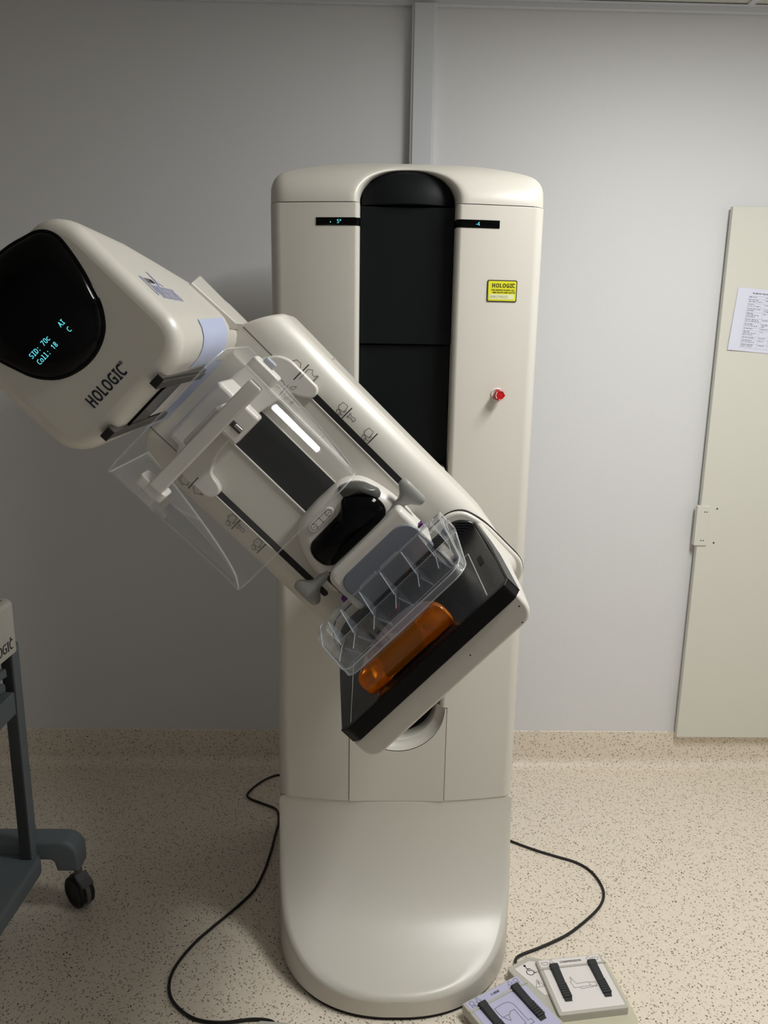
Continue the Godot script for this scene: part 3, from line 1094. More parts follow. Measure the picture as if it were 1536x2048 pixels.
func make_compression(t: Node3D, F: Transform3D) -> void:
	# carriage with the black domed readout, handles and the block that grips the paddle
	var m := new_mesh()
	var car := rounded([[-0.108, 0.098, 0.02], [0.108, 0.098, 0.02], [0.105, 0.185, 0.06], [0.078, 0.252, 0.05], [-0.020, 0.256, 0.02], [-0.070, 0.250, 0.05], [-0.105, 0.180, 0.06]], 7)
	prism(m, car, 1.398, 1.462, 0.024, 0.028, Transform3D(), 0.0, 7)
	var c := put("compression_carriage", m, mats.white_plastic, t, F)
	m = new_mesh()
	var lens := rounded([[-0.076, 0.150, 0.034], [0.080, 0.146, 0.030], [0.091, 0.180, 0.02], [0.074, 0.214, 0.02], [0.040, 0.234, 0.012], [0.020, 0.214, 0.02], [-0.068, 0.212, 0.03], [-0.082, 0.19, 0.03]], 7)
	dome(m, lens, 1.455, 0.034, Vector2(0.0, 0.182), Transform3D(), 0.42, 0.02)
	put("readout_lens", m, mats.black_gloss, c, Transform3D(), "black glossy domed readout")
	m = new_mesh()
	dome(m, rounded([[0.036, 0.230, 0.004], [0.070, 0.210, 0.010], [0.088, 0.178, 0.004], [0.1005, 0.188, 0.010], [0.084, 0.236, 0.025], [0.044, 0.252, 0.012]], 5), 1.452, 0.020, Vector2(0.075, 0.220), Transform3D(), 0.5, 0.02)
	put("lens_visor", m, mats.smoked_lens, c)
	m = new_mesh()
	prism(m, rect(-0.046, 0.219, 0.014, 0.238, 0.0095), 1.455, 1.4665, 0.002, 0.002)
	var bn := put("light_button", m, mats.white_plastic, c)
	m = new_mesh()
	ink(m, [circle(-0.035, 0.2285, 0.006, 12), circle(0.003, 0.2285, 0.006, 12), [[-0.016, 0.222], [-0.016, 0.235]], [[-0.034, 0.2225], [0.002, 0.2225]], [[-0.034, 0.2345], [0.002, 0.2345]], [[-0.038, 0.2285], [-0.032, 0.2285]], [[0.0, 0.2285], [0.006, 0.2285]]], 0.0008, 1.4668)
	put("print", m, mats.print_dark, bn)
	# knobs
	for s in [-1.0, 1.0]:
		m = new_mesh()
		var rings := []
		# [x, half height, half depth]
		for q in [[0.080, 0.0085, 0.0085], [0.105, 0.009, 0.009], [0.114, 0.0105, 0.0095], [0.121, 0.0155, 0.0105], [0.126, 0.0225, 0.0118], [0.131, 0.0278, 0.0128], [0.136, 0.0300, 0.0132], [0.141, 0.0300, 0.0130], [0.1455, 0.0285, 0.0120], [0.1485, 0.0255, 0.0095]]:
			var r := PackedVector3Array()
			for k in 28:
				var a := TAU * k / 28
				var sy := signf(sin(a)) * pow(absf(sin(a)), 0.75)
				var cz := signf(cos(a)) * pow(absf(cos(a)), 0.75)
				# finger scallops in the two ends
				r.append(Vector3(s * q[0], 0.1465 + sy * q[1], 1.455 + cz * q[2]))
			rings.append(r)
		loft(m, rings)
		put("compression_knob", m, mats.knob_grey, c, Transform3D(), "grey flared hand knob")
	# block
	m = new_mesh()
	box(m, Vector3(-0.095, 0.088, 1.40), Vector3(0.105, 0.150, 1.4635), 0.008)
	put("grip_seam", m, mats.seam_black, c)
	m = new_mesh()
	var bl := rounded([[-0.084, 0.060, 0.010], [0.108, 0.060, 0.010], [0.108, 0.151, 0.010], [-0.082, 0.151, 0.020]], 6)
	prism(m, bl, 1.42, 1.505, 0.010, 0.010)
	var b := put("paddle_clamp", m, mats.white_plastic, t, F)
	m = new_mesh()
	prism(m, rounded([[-0.066, 0.055, 0.004], [0.104, 0.055, 0.004], [0.104, 0.130, 0.034], [-0.072, 0.130, 0.026]], 7), 1.49, 1.5085, 0.003, 0.003)
	put("clamp_face", m, mats.face_grey, b, Transform3D(), "grey face plate of the clamp")
	for x in [-0.087, 0.112]:
		m = new_mesh()
		box(m, Vector3(x - 0.004, 0.093, 1.485), Vector3(x + 0.005, 0.102, 1.503), 0.0015)
		put("purple_tab", m, mats.purple, b)

func make_tray(t: Node3D, F: Transform3D) -> void:
	var m := new_mesh()
	# collar: flush white surround whose rim shows as a dark seam on the arm
	prism(m, rounded([[-0.200, -0.14, 0.04], [0.193, -0.14, 0.04], [0.193, 0.000, 0.05], [0.172, 0.058, 0.05], [-0.172, 0.058, 0.05], [-0.203, 0.000, 0.05]], 8), 1.37, 1.4085, 0.006, 0.006)
	var col := put("tray_collar", m, mats.cream_enamel, t, F)
	m = new_mesh()
	prism(m, rounded([[-0.2015, -0.14, 0.04], [0.1945, -0.14, 0.04], [0.1945, 0.001, 0.05], [0.173, 0.0598, 0.05], [-0.173, 0.0598, 0.05], [-0.2045, 0.001, 0.05]], 8), 1.38, 1.4012)
	put("collar_seam", m, mats.seam_black, col)
	# white housing
	m = new_mesh()
	var rings := []
	var sec := [[1.40, -0.196, -0.128, 0.188, 0.006], [1.44, -0.192, -0.110, 0.186, -0.004], [1.50, -0.188, -0.088, 0.185, -0.010], [1.60, -0.181, -0.070, 0.184, -0.011], [1.70, -0.174, -0.062, 0.182, -0.011], [1.77, -0.1675, -0.0590, 0.178, -0.011]]
	for q in sec:
		rings.append(ring_z(rounded([[q[1], q[2], 0.032], [q[3] - 0.004, q[2], 0.032], [q[3], q[4], 0.009], [q[1], q[4], 0.009]], 8), q[0]))
	var last: Array = sec[sec.size() - 1]
	var front := rounded([[last[1], last[2], 0.032], [last[3] - 0.004, last[2], 0.032], [last[3], last[4], 0.009], [last[1], last[4], 0.009]], 8)
	for s in range(1, 7):
		var a := PI / 2 * s / 6.0
		rings.append(ring_z(inset(front, 0.007 * (1 - cos(a))), 1.77 + 0.013 * sin(a)))
	loft(m, rings)
	var h := put("detector_housing", m, mats.cream_enamel, t, F, "white housing under the black tray")
	for p in [[0.164, -0.030], [0.150, -0.052], [0.060, -0.035]]:
		m = new_mesh()
		lathe(m, [[0.0012, 1.770], [0.0012, 1.7834]], 10, at(p[0], p[1], 0))
		put("screw_hole", m, mats.seam_black, h)
	# carbon tray: plan in (x, z), thickness along y
	var lay := Transform3D(Basis(Vector3(1, 0, 0), Vector3(0, 0, 1), Vector3(0, 1, 0)), Vector3.ZERO)
	m = new_mesh()
	var plan := rounded([[-0.190, 1.40, 0.01], [-0.187, 1.52, 0.05], [-0.168, 1.775, 0.01], [-0.150, 1.793, 0.006], [0.170, 1.793, 0.006], [0.1805, 1.780, 0.006], [0.178, 1.50, 0.05], [0.176, 1.40, 0.01]], 6)
	prism(m, plan, -0.012, 0.0115, 0.003, 0.003, lay)
	var tr := put("detector_tray", m, mats.carbon_fibre, t, F, "black carbon fibre tray")
	m = new_mesh()
	var edge := rounded([[-0.168, 1.776, 0.004], [-0.150, 1.794, 0.004], [0.170, 1.794, 0.004], [0.1812, 1.780, 0.004], [0.176, 1.7805, 0.001], [0.168, 1.784, 0.001], [-0.149, 1.784, 0.001], [-0.160, 1.774, 0.001]], 4)
	prism(m, edge, -0.0128, 0.0138, 0.0012, 0.0015, lay)
	put("front_edge", m, mats.carbon_edge, tr)
	m = new_mesh()
	prism(m, rounded([[0.1755, 1.42, 0.001], [0.1812, 1.42, 0.001], [0.1842, 1.60, 0.01], [0.1812, 1.782, 0.001], [0.1765, 1.782, 0.001], [0.1785, 1.60, 0.01]], 4), -0.0128, 0.0136, 0.002, 0.002, lay)
	put("side_edge", m, mats.carbon_edge, tr)
	# upstand where the tray meets the arm
	m = new_mesh()
	prism(m, rounded([[-0.192, -0.01, 0.002], [0.178, -0.01, 0.002], [0.178, 0.014, 0.03], [0.155, 0.0425, 0.035], [-0.158, 0.0425, 0.035], [-0.192, 0.014, 0.03]], 8), 1.395, 1.4135, 0.004, 0.004)
	put("rear_upstand", m, mats.carbon_fibre, tr)
	# field marks
	m = new_mesh()
	var top := Transform3D(Basis(Vector3(1, 0, 0), Vector3(0, 0, -1), Vector3(0, 1, 0)), Vector3(0, 0.0118, 0))
	ink(m, [[[-0.1465, -1.775], [-0.1465, -1.545], [0.1405, -1.545], [0.1405, -1.770]]], 0.0017, 0.0, top)
	put("field_mark", m, mats.mark_white, tr)
	m = new_mesh()
	prism(m, rect(0.150, 1.60, 0.160, 1.645, 0.004), 0.0112, 0.0121, 0, 0, lay)
	put("sensor_print", m, mats.black_matte, tr)

func make_head(t: Node3D, F: Transform3D) -> void:
	var m := new_mesh()
	var rings := []
	# z, x0, y0, x1, y1, corner radius
	var sec := [[1.20, -0.112, 0.50, 0.122, 0.700, 0.05], [1.38, -0.114, 0.560, 0.124, 0.703, 0.05], [1.455, -0.116, 0.560, 0.1265, 0.712, 0.05], [1.50, -0.117, 0.559, 0.1265, 0.726, 0.055], [1.60, -0.117, 0.556, 0.1255, 0.750, 0.052], [1.70, -0.116, 0.553, 0.124, 0.774, 0.050], [1.80, -0.113, 0.551, 0.120, 0.790, 0.050], [1.822, -0.112, 0.551, 0.119, 0.791, 0.050]]
	for q in sec: rings.append(rrect_ring(q[1], q[2], q[3], q[4], q[5], q[0]))
	var fr := rect(-0.112, 0.551, 0.119, 0.791, 0.050, 6)
	for s in range(1, 8):
		var a := PI / 2 * s / 7.0
		rings.append(ring_z(inset(fr, 0.020 * (1 - cos(a))), 1.822 + 0.022 * sin(a)))
	loft(m, rings)
	var h := put("tube_head", m, mats.cream_enamel, t, F, "big cream head with a black domed display")
	# visor
	var vis := rounded([[0.0955, 0.776, 0.030], [0.090, 0.725, 0.06], [0.066, 0.655, 0.04], [0.030, 0.628, 0.04], [-0.022, 0.628, 0.04], [-0.062, 0.655, 0.04], [-0.085, 0.725, 0.06], [-0.089, 0.776, 0.030], [0.003, 0.806, 0.09]], 8)
	m = new_mesh()
	prism(m, vis, 1.825, 1.8462, 0.004, 0.003)
	var rim := put("visor_rim", m, mats.black_gloss, h)
	m = new_mesh()
	dome(m, inset(vis, 0.004), 1.845, 0.022, Vector2(0.003, 0.718), Transform3D(), 0.55, 0.01)
	put("visor", m, mats.black_gloss, h, Transform3D(), "black glossy domed visor")
	for q in [["SID: 70c", -0.0395, 0.6795], ["Coll: 18", -0.0385, 0.6680], ["AI", 0.0155, 0.6795], ["C", 0.0185, 0.6680]]:
		letters("display_text", q[0], 0.0066, mats.cyan_digits, h, at(q[1], q[2], 1.8672, -6, 0, 0), "Droid Sans Mono", false, 0.80)
	letters("lettering", "HOLOGIC", 0.0165, mats.logo_navy, h, at(-0.0395, 0.5940, 1.8443), "Droid Sans", true, 1.0, 0.0004, 0.0655)
	letters("lettering", "®", 0.005, mats.logo_navy, h, at(0.0268, 0.6010, 1.8443))
	# printed name on the side face
	var sf := at(0.1206, 0.0, 1.800, 0, 87.6, 0)
	letters("lettering", "D", 0.034, mats.lavender_print, h, sf * at(-0.004, 0.6495, 0), "Droid Sans", false, 0.62)
	letters("lettering", "IMENSIONS", 0.0235, mats.lavender_print, h, sf * at(0.014, 0.6395, 0, 0, 0, -3), "Droid Sans", false, 1.0, 0.0004, 0.088)
	letters("lettering", "SELENIA", 0.0080, mats.print_dark, h, sf * at(0.010, 0.6600, 0, 0, 0, -3), "Droid Sans", false, 1.0, 0.0004, 0.032)
	m = new_mesh()
	prism(m, PackedVector2Array([Vector2(0.046, 0.650), Vector2(0.057, 0.656), Vector2(0.069, 0.651), Vector2(0.061, 0.660), Vector2(0.056, 0.678), Vector2(0.053, 0.661)]), -0.0006, 0.0004, 0, 0, sf)
	put("emblem", m, mats.lavender_print, h)
	# raised cover towards the arm, with a lavender band below it
	m = new_mesh()
	prism(m, rounded([[0.06, 0.0, 0.004], [0.06, 0.128, 0.004], [-0.128, 0.092, 0.002], [-0.088, 0.0, 0.004]], 4), -0.006, 0.0085, 0.002, 0.002, at(0.124, 0.580, 1.385, 0, 90, 0))
	put("neck_cover", m, mats.cream_enamel, h)
	m = new_mesh()
	for run in [[0.0, 14, 1.50, 1.715, "lavender film band wrapping the corner of the neck"], [1.0, 7, 1.42, 1.585, ""]]:
		m = new_mesh()
		var strip := []
		for q in 5:
			var z := lerpf(run[2], run[3], q / 4.0)
			var line := PackedVector3Array()
			# the skin of the head at this depth
			var ring0 := rect(-0.1165, lerpf(0.5590, 0.5530, clampf((z - 1.5) / 0.2, 0, 1)), lerpf(0.1265, 0.1240, clampf((z - 1.5) / 0.2, 0, 1)), 0.72, lerpf(0.055, 0.050, clampf((z - 1.5) / 0.2, 0, 1)), 6)
			if run[0] == 0.0:
				line.append(Vector3(0.062, ring0[7].y - 0.0007, z))
				for k in range(7, 13): line.append(Vector3(ring0[k].x + 0.0005, ring0[k].y - 0.0006, z))
			else:
				for k in 7: line.append(Vector3(lerpf(-0.09, 0.0619, k / 6.0), ring0[7].y - 0.0007, z))
			strip.append(line)
		loft(m, strip, false, false, false, Transform3D(), true)
		put("lavender_band", m, mats.lavender_film, h, Transform3D(), run[4])
	# collimator window and rails under the head
	m = new_mesh()
	prism(m, rounded([[-0.044, -1.79, 0.012], [0.034, -1.79, 0.012], [0.040, -1.70, 0.004], [-0.034, -1.70, 0.02]], 5), 0.0, 0.006, 0, 0, Transform3D(Basis(Vector3(1, 0, 0), Vector3(0, 0, -1), Vector3(0, -1, 0)), Vector3(0, 0.5535, 0)))
	put("beam_window", m, mats.black_gloss, h)
	m = new_mesh()
	box(m, Vector3(-0.036, 0.5485, 1.60), Vector3(0.040, 0.556, 1.695), 0.002)
	put("filter_plate", m, mats.white_plastic, h)
	for x in [-0.049, 0.047]:
		m = new_mesh()
		var rail := PackedVector2Array([Vector2(-0.009, 0.0), Vector2(0.009, 0.0), Vector2(0.009, -0.0115), Vector2(-0.004, -0.0115), Vector2(-0.004, -0.0085), Vector2(-0.009, -0.0085)])
		if x > 0:
			for i in rail.size(): rail[i].x = -rail[i].x
		prism(m, rail, 1.585, 1.852, 0.0008, 0.0008, at(x, 0.557, 0))
		var rl := put("rail", m, mats.rail_steel, h)
		m = new_mesh()
		box(m, Vector3(x - 0.0085, 0.546, 1.8505), Vector3(x + 0.0085, 0.5565, 1.8545), 0.001)
		put("rail_end", m, mats.seam_black, rl)
	m = new_mesh()
	box(m, Vector3(-0.100, 0.5605, 1.15), Vector3(0.11, 0.60, 1.40), 0.01)
	put("neck", m, mats.cream_enamel, h)

# ---------------------------------------------------------------- face shield
func make_shield() -> void:
	var base := Vector3(0.0, 0.40, 1.40)
	var t := thing("face_shield", "clear curved plastic face shield on a white bracket below the tilted machine head", "face shield", arm_frame * Transform3D(Basis(), base))
	var X := Transform3D(Basis(), -base)
	var m := new_mesh()
	# plate straddling the arm
	var pl := rounded([[-0.150, 0.400, 0.014], [-0.122, 0.393, 0.014], [-0.113, 0.412, 0.012], [-0.112, 0.430, 0.012], [-0.085, 0.447, 0.03], [-0.02, 0.452, 0.04], [0.044, 0.447, 0.03], [0.105, 0.430, 0.015], [0.113, 0.412, 0.012], [0.128, 0.393, 0.010], [0.149, 0.398, 0.012], [0.149, 0.482, 0.028], [0.126, 0.508, 0.02], [0.06, 0.5300, 0.03], [-0.06, 0.5300, 0.03], [-0.126, 0.508, 0.02], [-0.150, 0.482, 0.028]], 6)
	prism(m, pl, 1.4, 1.4195, 0.004, 0.004)
	var p := put("mount_plate", m, mats.white_plastic, t, X)
	m = new_mesh()
	ink(m, [[[-0.150, 0.444], [-0.132, 0.444]]], 0.0021, 1.4199)
	put("print", m, mats.print_dark, p)
	m = new_mesh()
	ink(m, [[[0.128, 0.444], [0.146, 0.444]]], 0.0021, 1.4199)
	put("print", m, mats.print_dark, p)
	m = new_mesh()
	ink(m, [[[0.136, 0.4375], [0.148, 0.4375]], [[0.097, 0.452], [0.103, 0.462], [0.112, 0.458], [0.109, 0.449], [0.097, 0.452]], [[0.105, 0.444], [0.114, 0.444]], [[0.112, 0.439], [0.119, 0.436], [0.122, 0.431], [0.113, 0.432], [0.112, 0.439]]], 0.0007, 1.4199)
	put("print", m, mats.print_dark, p)
	# centre mount: upper block, lower latch block
	m = new_mesh()
	box(m, Vector3(-0.082, 0.488, 1.418), Vector3(0.050, 0.528, 1.535), 0.008)
	put("slide_block", m, mats.white_plastic, t, X)
	m = new_mesh()
	box(m, Vector3(-0.078, 0.4865, 1.43), Vector3(0.046, 0.4895, 1.5365), 0.001)
	put("block_seam", m, mats.seam_black, t, X)
	m = new_mesh()
	box(m, Vector3(-0.030, 0.436, 1.418), Vector3(0.038, 0.500, 1.462), 0.006)
	var lb := put("latch_block", m, mats.white_plastic, t, X)
	m = new_mesh()
	box(m, Vector3(-0.040, 0.470, 1.44), Vector3(0.040, 0.492, 1.66), 0.005)
	put("bracket_stem", m, mats.white_plastic, t, X)
	m = new_mesh()
	box(m, Vector3(-0.009, 0.444, 1.455), Vector3(0.004, 0.478, 1.4632), 0.002)
	put("latch_slot", m, mats.seam_black, lb)
	m = new_mesh()
	box(m, Vector3(-0.004, 0.444, 1.458), Vector3(0.003, 0.462, 1.466), 0.002)
	put("latch_tongue", m, mats.steel_bright, lb)
	# bar between the wings
	m = new_mesh()
	prism(m, rounded([[-0.122, 0.459, 0.004], [0.108, 0.459, 0.004], [0.108, 0.4835, 0.004], [-0.122, 0.4835, 0.004]], 4), 1.650, 1.672, 0.003, 0.003, Transform3D(), 0.003)
	put("crossbar", m, mats.white_plastic, t, X)
	for s in [-1.0, 1.0]:
		m = new_mesh()
		var ends := rounded([[-0.022, -0.026, 0.008], [0.022, -0.026, 0.008], [0.022, 0.026, 0.008], [-0.022, 0.026, 0.008]], 5)
		prism(m, ends, -0.008, 0.010, 0.004, 0.004, at(s * 0.1275, 0.477, 1.645, 0, s * 90, 0), 0.002)
		var pad := put("end_pad", m, mats.white_plastic, t, X)
		m = new_mesh()
		box(m, Vector3(-0.007, -0.010, 0.009), Vector3(0.009, 0.010, 0.020), 0.003, at(s * 0.1275, 0.480, 1.636, 0, s * 90, 0))
		put("release_button", m, mats.button_grey, pad)
	# clear sheet: front panel with bent edges and two wings that taper away
	m = new_mesh()
	var hw := 0.126
	var zf := 1.772
	var rad := 0.040
	var rows := 25
	var prof_n := 9
	var skin := []
	var skin_in := []
	for i in rows:
		var v := float(i) / (rows - 1)
		var y := lerpf(0.276, 0.518, v)
		# depth of the wing at this height: 0 at the foot, full at the top
		var depth := rad + 0.004 + 0.19 * pow(v, 0.62)
		var ro := PackedVector3Array()
		var ri := PackedVector3Array()
		var ys := y + 0.012 * v
		var flatw := hw - rad
		var pts := []
		pts.append(Vector2(-hw, zf - depth))
		pts.append(Vector2(-hw, zf - lerpf(rad, depth, 0.5)))
		for s in prof_n:
			var a := PI / 2 * s / (prof_n - 1)
			pts.append(Vector2(-flatw - rad * cos(a), zf - rad + rad * sin(a)))
		for s in prof_n:
			var a := PI / 2 * (1.0 - float(s) / (prof_n - 1))
			pts.append(Vector2(flatw + rad * cos(a), zf - rad + rad * sin(a)))
		pts.append(Vector2(hw, zf - lerpf(rad, depth, 0.5)))
		pts.append(Vector2(hw, zf - depth))
		for k in pts.size():
			var q: Vector2 = pts[k]
			ro.append(Vector3(q.x, ys, q.y))
			var c := Vector2(clampf(q.x, -flatw, flatw), minf(q.y, zf - rad))
			var inn := q + (c - q).normalized() * 0.0022
			ri.append(Vector3(inn.x, ys, inn.y))
		skin.append(ro)
		skin_in.append(ri)
	# one closed shell: outside up, inside down
	var shell := []
	for i in rows:
		var r: PackedVector3Array = skin[i].duplicate()
		var back: PackedVector3Array = skin_in[i].duplicate()
		back.reverse()
		r.append_array(back)
		shell.append(r)
	loft(m, shell, true, true, true)
	put("clear_sheet", m, mats.clear_acrylic, t, X, "clear bent plastic sheet")
	# rim of the sheet, its bright edge painted with a whitish tint
	m = new_mesh()
	var path := PackedVector3Array()
	for i in range(0, rows): path.append(skin[i][0])
	tube(m, path, 0.0013, 6)
	path = PackedVector3Array()
	for i in range(0, rows): path.append(skin[i][skin[i].size() - 1])
	tube(m, path, 0.0013, 6)
	path = PackedVector3Array()
	for q in skin[rows - 1]: path.append(q)
	tube(m, path, 0.0013, 6)
	path = PackedVector3Array()
	for q in skin[0]: path.append(q)
	tube(m, path, 0.0013, 6)
	put("sheet_rim", m, mats.sheet_edge, t, X)

# ---------------------------------------------------------------- compression paddle
func make_paddle() -> void:
	var base := Vector3(0.01, 0.05, 1.50)
	var t := thing("compression_paddle", "clear ribbed plastic compression paddle pressed on the amber block over the black tray", "compression paddle", arm_frame * Transform3D(Basis(), base))
	var X := Transform3D(Basis(), -base)
	# the bottom rises a little towards the front, as a paddle under load does
	var X2 := X * at(0, 0.052, 1.53, -2.2, 0, 0)
	var lay := Transform3D(Basis(Vector3(1, 0, 0), Vector3(0, 0, 1), Vector3(0, 1, 0)), Vector3.ZERO)
	var plan := rounded([[-0.146, 0.0, 0.006], [-0.146, 0.075, 0.006], [-0.101, 0.226, 0.008], [-0.086, 0.240, 0.006], [0.132, 0.240, 0.012], [0.148, 0.222, 0.012], [0.152, 0.0, 0.006]], 5)
	var m := new_mesh()
	prism(m, plan, 0.0, 0.0025, 0.0005, 0.0005, lay)
	put("bottom_plate", m, mats.clear_acrylic, t, X2)
	# walls follow the outline, tall at the back, low in front
	m = new_mesh()
	var inner := inset(plan, 0.0026)
	var rings := []
	for k in plan.size() + 1:
		var q := plan[k % plan.size()]
		var w := inner[k % plan.size()]
		var hgt := 0.046 - 0.034 * pow(clampf(q.y / 0.24, 0, 1), 0.8)
		if q.y < 0.02: hgt = 0.046
		rings.append(PackedVector3Array([Vector3(q.x, 0.001, q.y), Vector3(q.x, hgt, q.y), Vector3(w.x, hgt, w.y), Vector3(w.x, 0.001, w.y)]))
	loft(m, rings, true, false, false)
	put("side_wall", m, mats.clear_acrylic, t, X2)
	m = new_mesh()
	var path := PackedVector3Array()
	for k in plan.size() + 1:
		var q := plan[k % plan.size()]
		var hgt := 0.046 - 0.034 * pow(clampf(q.y / 0.24, 0, 1), 0.8)
		if q.y < 0.02: hgt = 0.046
		path.append(Vector3(q.x, hgt, q.y))
	tube(m, path, 0.0011, 6)
	path = PackedVector3Array()
	for k in plan.size() + 1: path.append(Vector3(plan[k % plan.size()].x, 0.001, plan[k % plan.size()].y))
	tube(m, path, 0.0011, 6)
	put("wall_rim", m, mats.clear_edge, t, X2)
	# gussets behind and the frame that slides into the clamp
	for x in [-0.128, -0.096, -0.048, 0.004, 0.057, 0.101, 0.132]:
		m = new_mesh()
		prism(m, PackedVector2Array([Vector2(0.0, 0.002), Vector2(0.0, 0.044), Vector2(0.006, 0.044), Vector2(0.052, 0.006), Vector2(0.052, 0.002)]), -0.0013, 0.0013, 0, 0, Transform3D(Basis(Vector3(0, 0, 1), Vector3(0, 1, 0), Vector3(1, 0, 0)), Vector3(x, 0, 0.004)))
		var g := put("gusset", m, mats.clear_rib, t, X2)
		m = new_mesh()
		tube(m, PackedVector3Array([Vector3(x, 0.044, 0.010), Vector3(x, 0.007, 0.056)]), 0.0010, 5)
		tube(m, PackedVector3Array([Vector3(x, 0.004, 0.056), Vector3(x, 0.0035, 0.125)]), 0.0006, 5)
		put("gusset_edge", m, mats.clear_edge, g)
	m = new_mesh()
	box(m, Vector3(-0.130, 0.0445, -0.004), Vector3(0.140, 0.0475, 0.010), 0.001)
	put("mounting_rail", m, mats.clear_rib, t, X2)
	for x in [-0.109, 0.115]:
		m = new_mesh()
		box(m, Vector3(x - 0.011, 0.030, -0.012), Vector3(x + 0.011, 0.049, 0.004), 0.002)
		put("mounting_hook", m, mats.clear_rib, t, X2)
	for x in [-0.022, 0.030]:
		m = new_mesh()
		box(m, Vector3(x - 0.02, 0.047, -0.004), Vector3(x + 0.02, 0.0505, 0.006), 0.001)
		put("rail_tab", m, mats.clear_rib, t, X2)
	m = new_mesh()
	box(m, Vector3(0.132, 0.010, 0.012), Vector3(0.158, 0.050, 0.050), 0.003)
	put("corner_box", m, mats.clear_rib, t, X2)
	m = new_mesh()
	box(m, Vector3(-0.150, 0.010, 0.014), Vector3(-0.124, 0.046, 0.060), 0.003)
	put("corner_box", m, mats.clear_rib, t, X2)
	# printed grid lines on the bottom
	m = new_mesh()
	var up := Transform3D(Basis(Vector3(1, 0, 0), Vector3(0, 0, -1), Vector3(0, 1, 0)), Vector3(0, 0.0032, 0))
	ink(m, [[[-0.135, -0.085], [0.140, -0.085]], [[-0.125, -0.120], [0.140, -0.120]]], 0.0006, 0.0, up)
	put("grid_print", m, mats.clear_edge, t, X2)
	m = new_mesh()
	ink(m, [[[-0.012, -0.108], [0.010, -0.108], [0.010, -0.150], [-0.012, -0.150], [-0.012, -0.108]], [[-0.012, -0.128], [0.010, -0.128]]], 0.0006, 0.0, up)
	put("red_mark", m, mats.red_button, t, X2)

# ---------------------------------------------------------------- phantom
func make_phantom() -> void:
	var base := Vector3(-0.008, 0.0116, 1.74)
	var t := thing("gel_phantom", "translucent amber half-round gel block lying on the black tray under the paddle", "phantom", arm_frame * Transform3D(Basis(), base))
	var rings := []
	var plan := PackedVector2Array()
	for s in 41:
		var a := PI + PI * s / 40.0
		plan.append(Vector2(0.0885 * cos(a), 0.030 + 0.105 * sin(a)))
	var hh := 0.0425
	var cols := 14
	for k in cols + 1:
		var a := -PI / 2 + PI * k / cols
		var inn := 0.016 * (1.0 - pow(cos(a), 0.8))
		var y := hh * (0.5 + 0.5 * signf(sin(a)) * pow(absf(sin(a)), 0.8))
		var r := PackedVector3Array()
		var sc := inset(rounded(corners(plan), 5), inn)
		for q in sc: r.append(Vector3(q.x, y, q.y))
		rings.append(r)
	var m := new_mesh()
	loft(m, rings)
	put("gel_body", m, mats.amber_gel, t)
	m = new_mesh()
	prism(m, rounded([[-0.052, 0.007, 0.008], [0.028, 0.007, 0.008], [0.040, 0.032, 0.008], [0.004, 0.036, 0.006], [-0.046, 0.024, 0.006]], 4), -0.035, 0.0285, 0.006, 0.006)
	put("wax_insert", m, mats.wax_dark, t)
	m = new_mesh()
	var film := PackedVector2Array()  # outline of the painted glare patch on the gel
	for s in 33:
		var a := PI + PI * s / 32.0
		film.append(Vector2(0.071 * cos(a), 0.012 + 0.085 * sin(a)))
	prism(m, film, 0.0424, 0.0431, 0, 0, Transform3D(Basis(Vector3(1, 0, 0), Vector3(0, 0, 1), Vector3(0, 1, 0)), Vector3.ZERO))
	put("top_glare", m, mats.painted_glare, t, Transform3D(), "lavender glare painted as a thin sheet on the top")
	m = new_mesh()
	lathe(m, [[0.001, 0.010], [0.0035, 0.012], [0.0045, 0.016], [0.0035, 0.020], [0.001, 0.022]], 12, at(0.048, 0.027, 0.006))
	put("test_speck", m, mats.wax_dark, t)

func corners(p: PackedVector2Array) -> Array:
	var out := []
	for i in p.size():
		out.append([p[i].x, p[i].y, 0.018 if i == 0 or i == p.size() - 1 else 0.0])
	return out

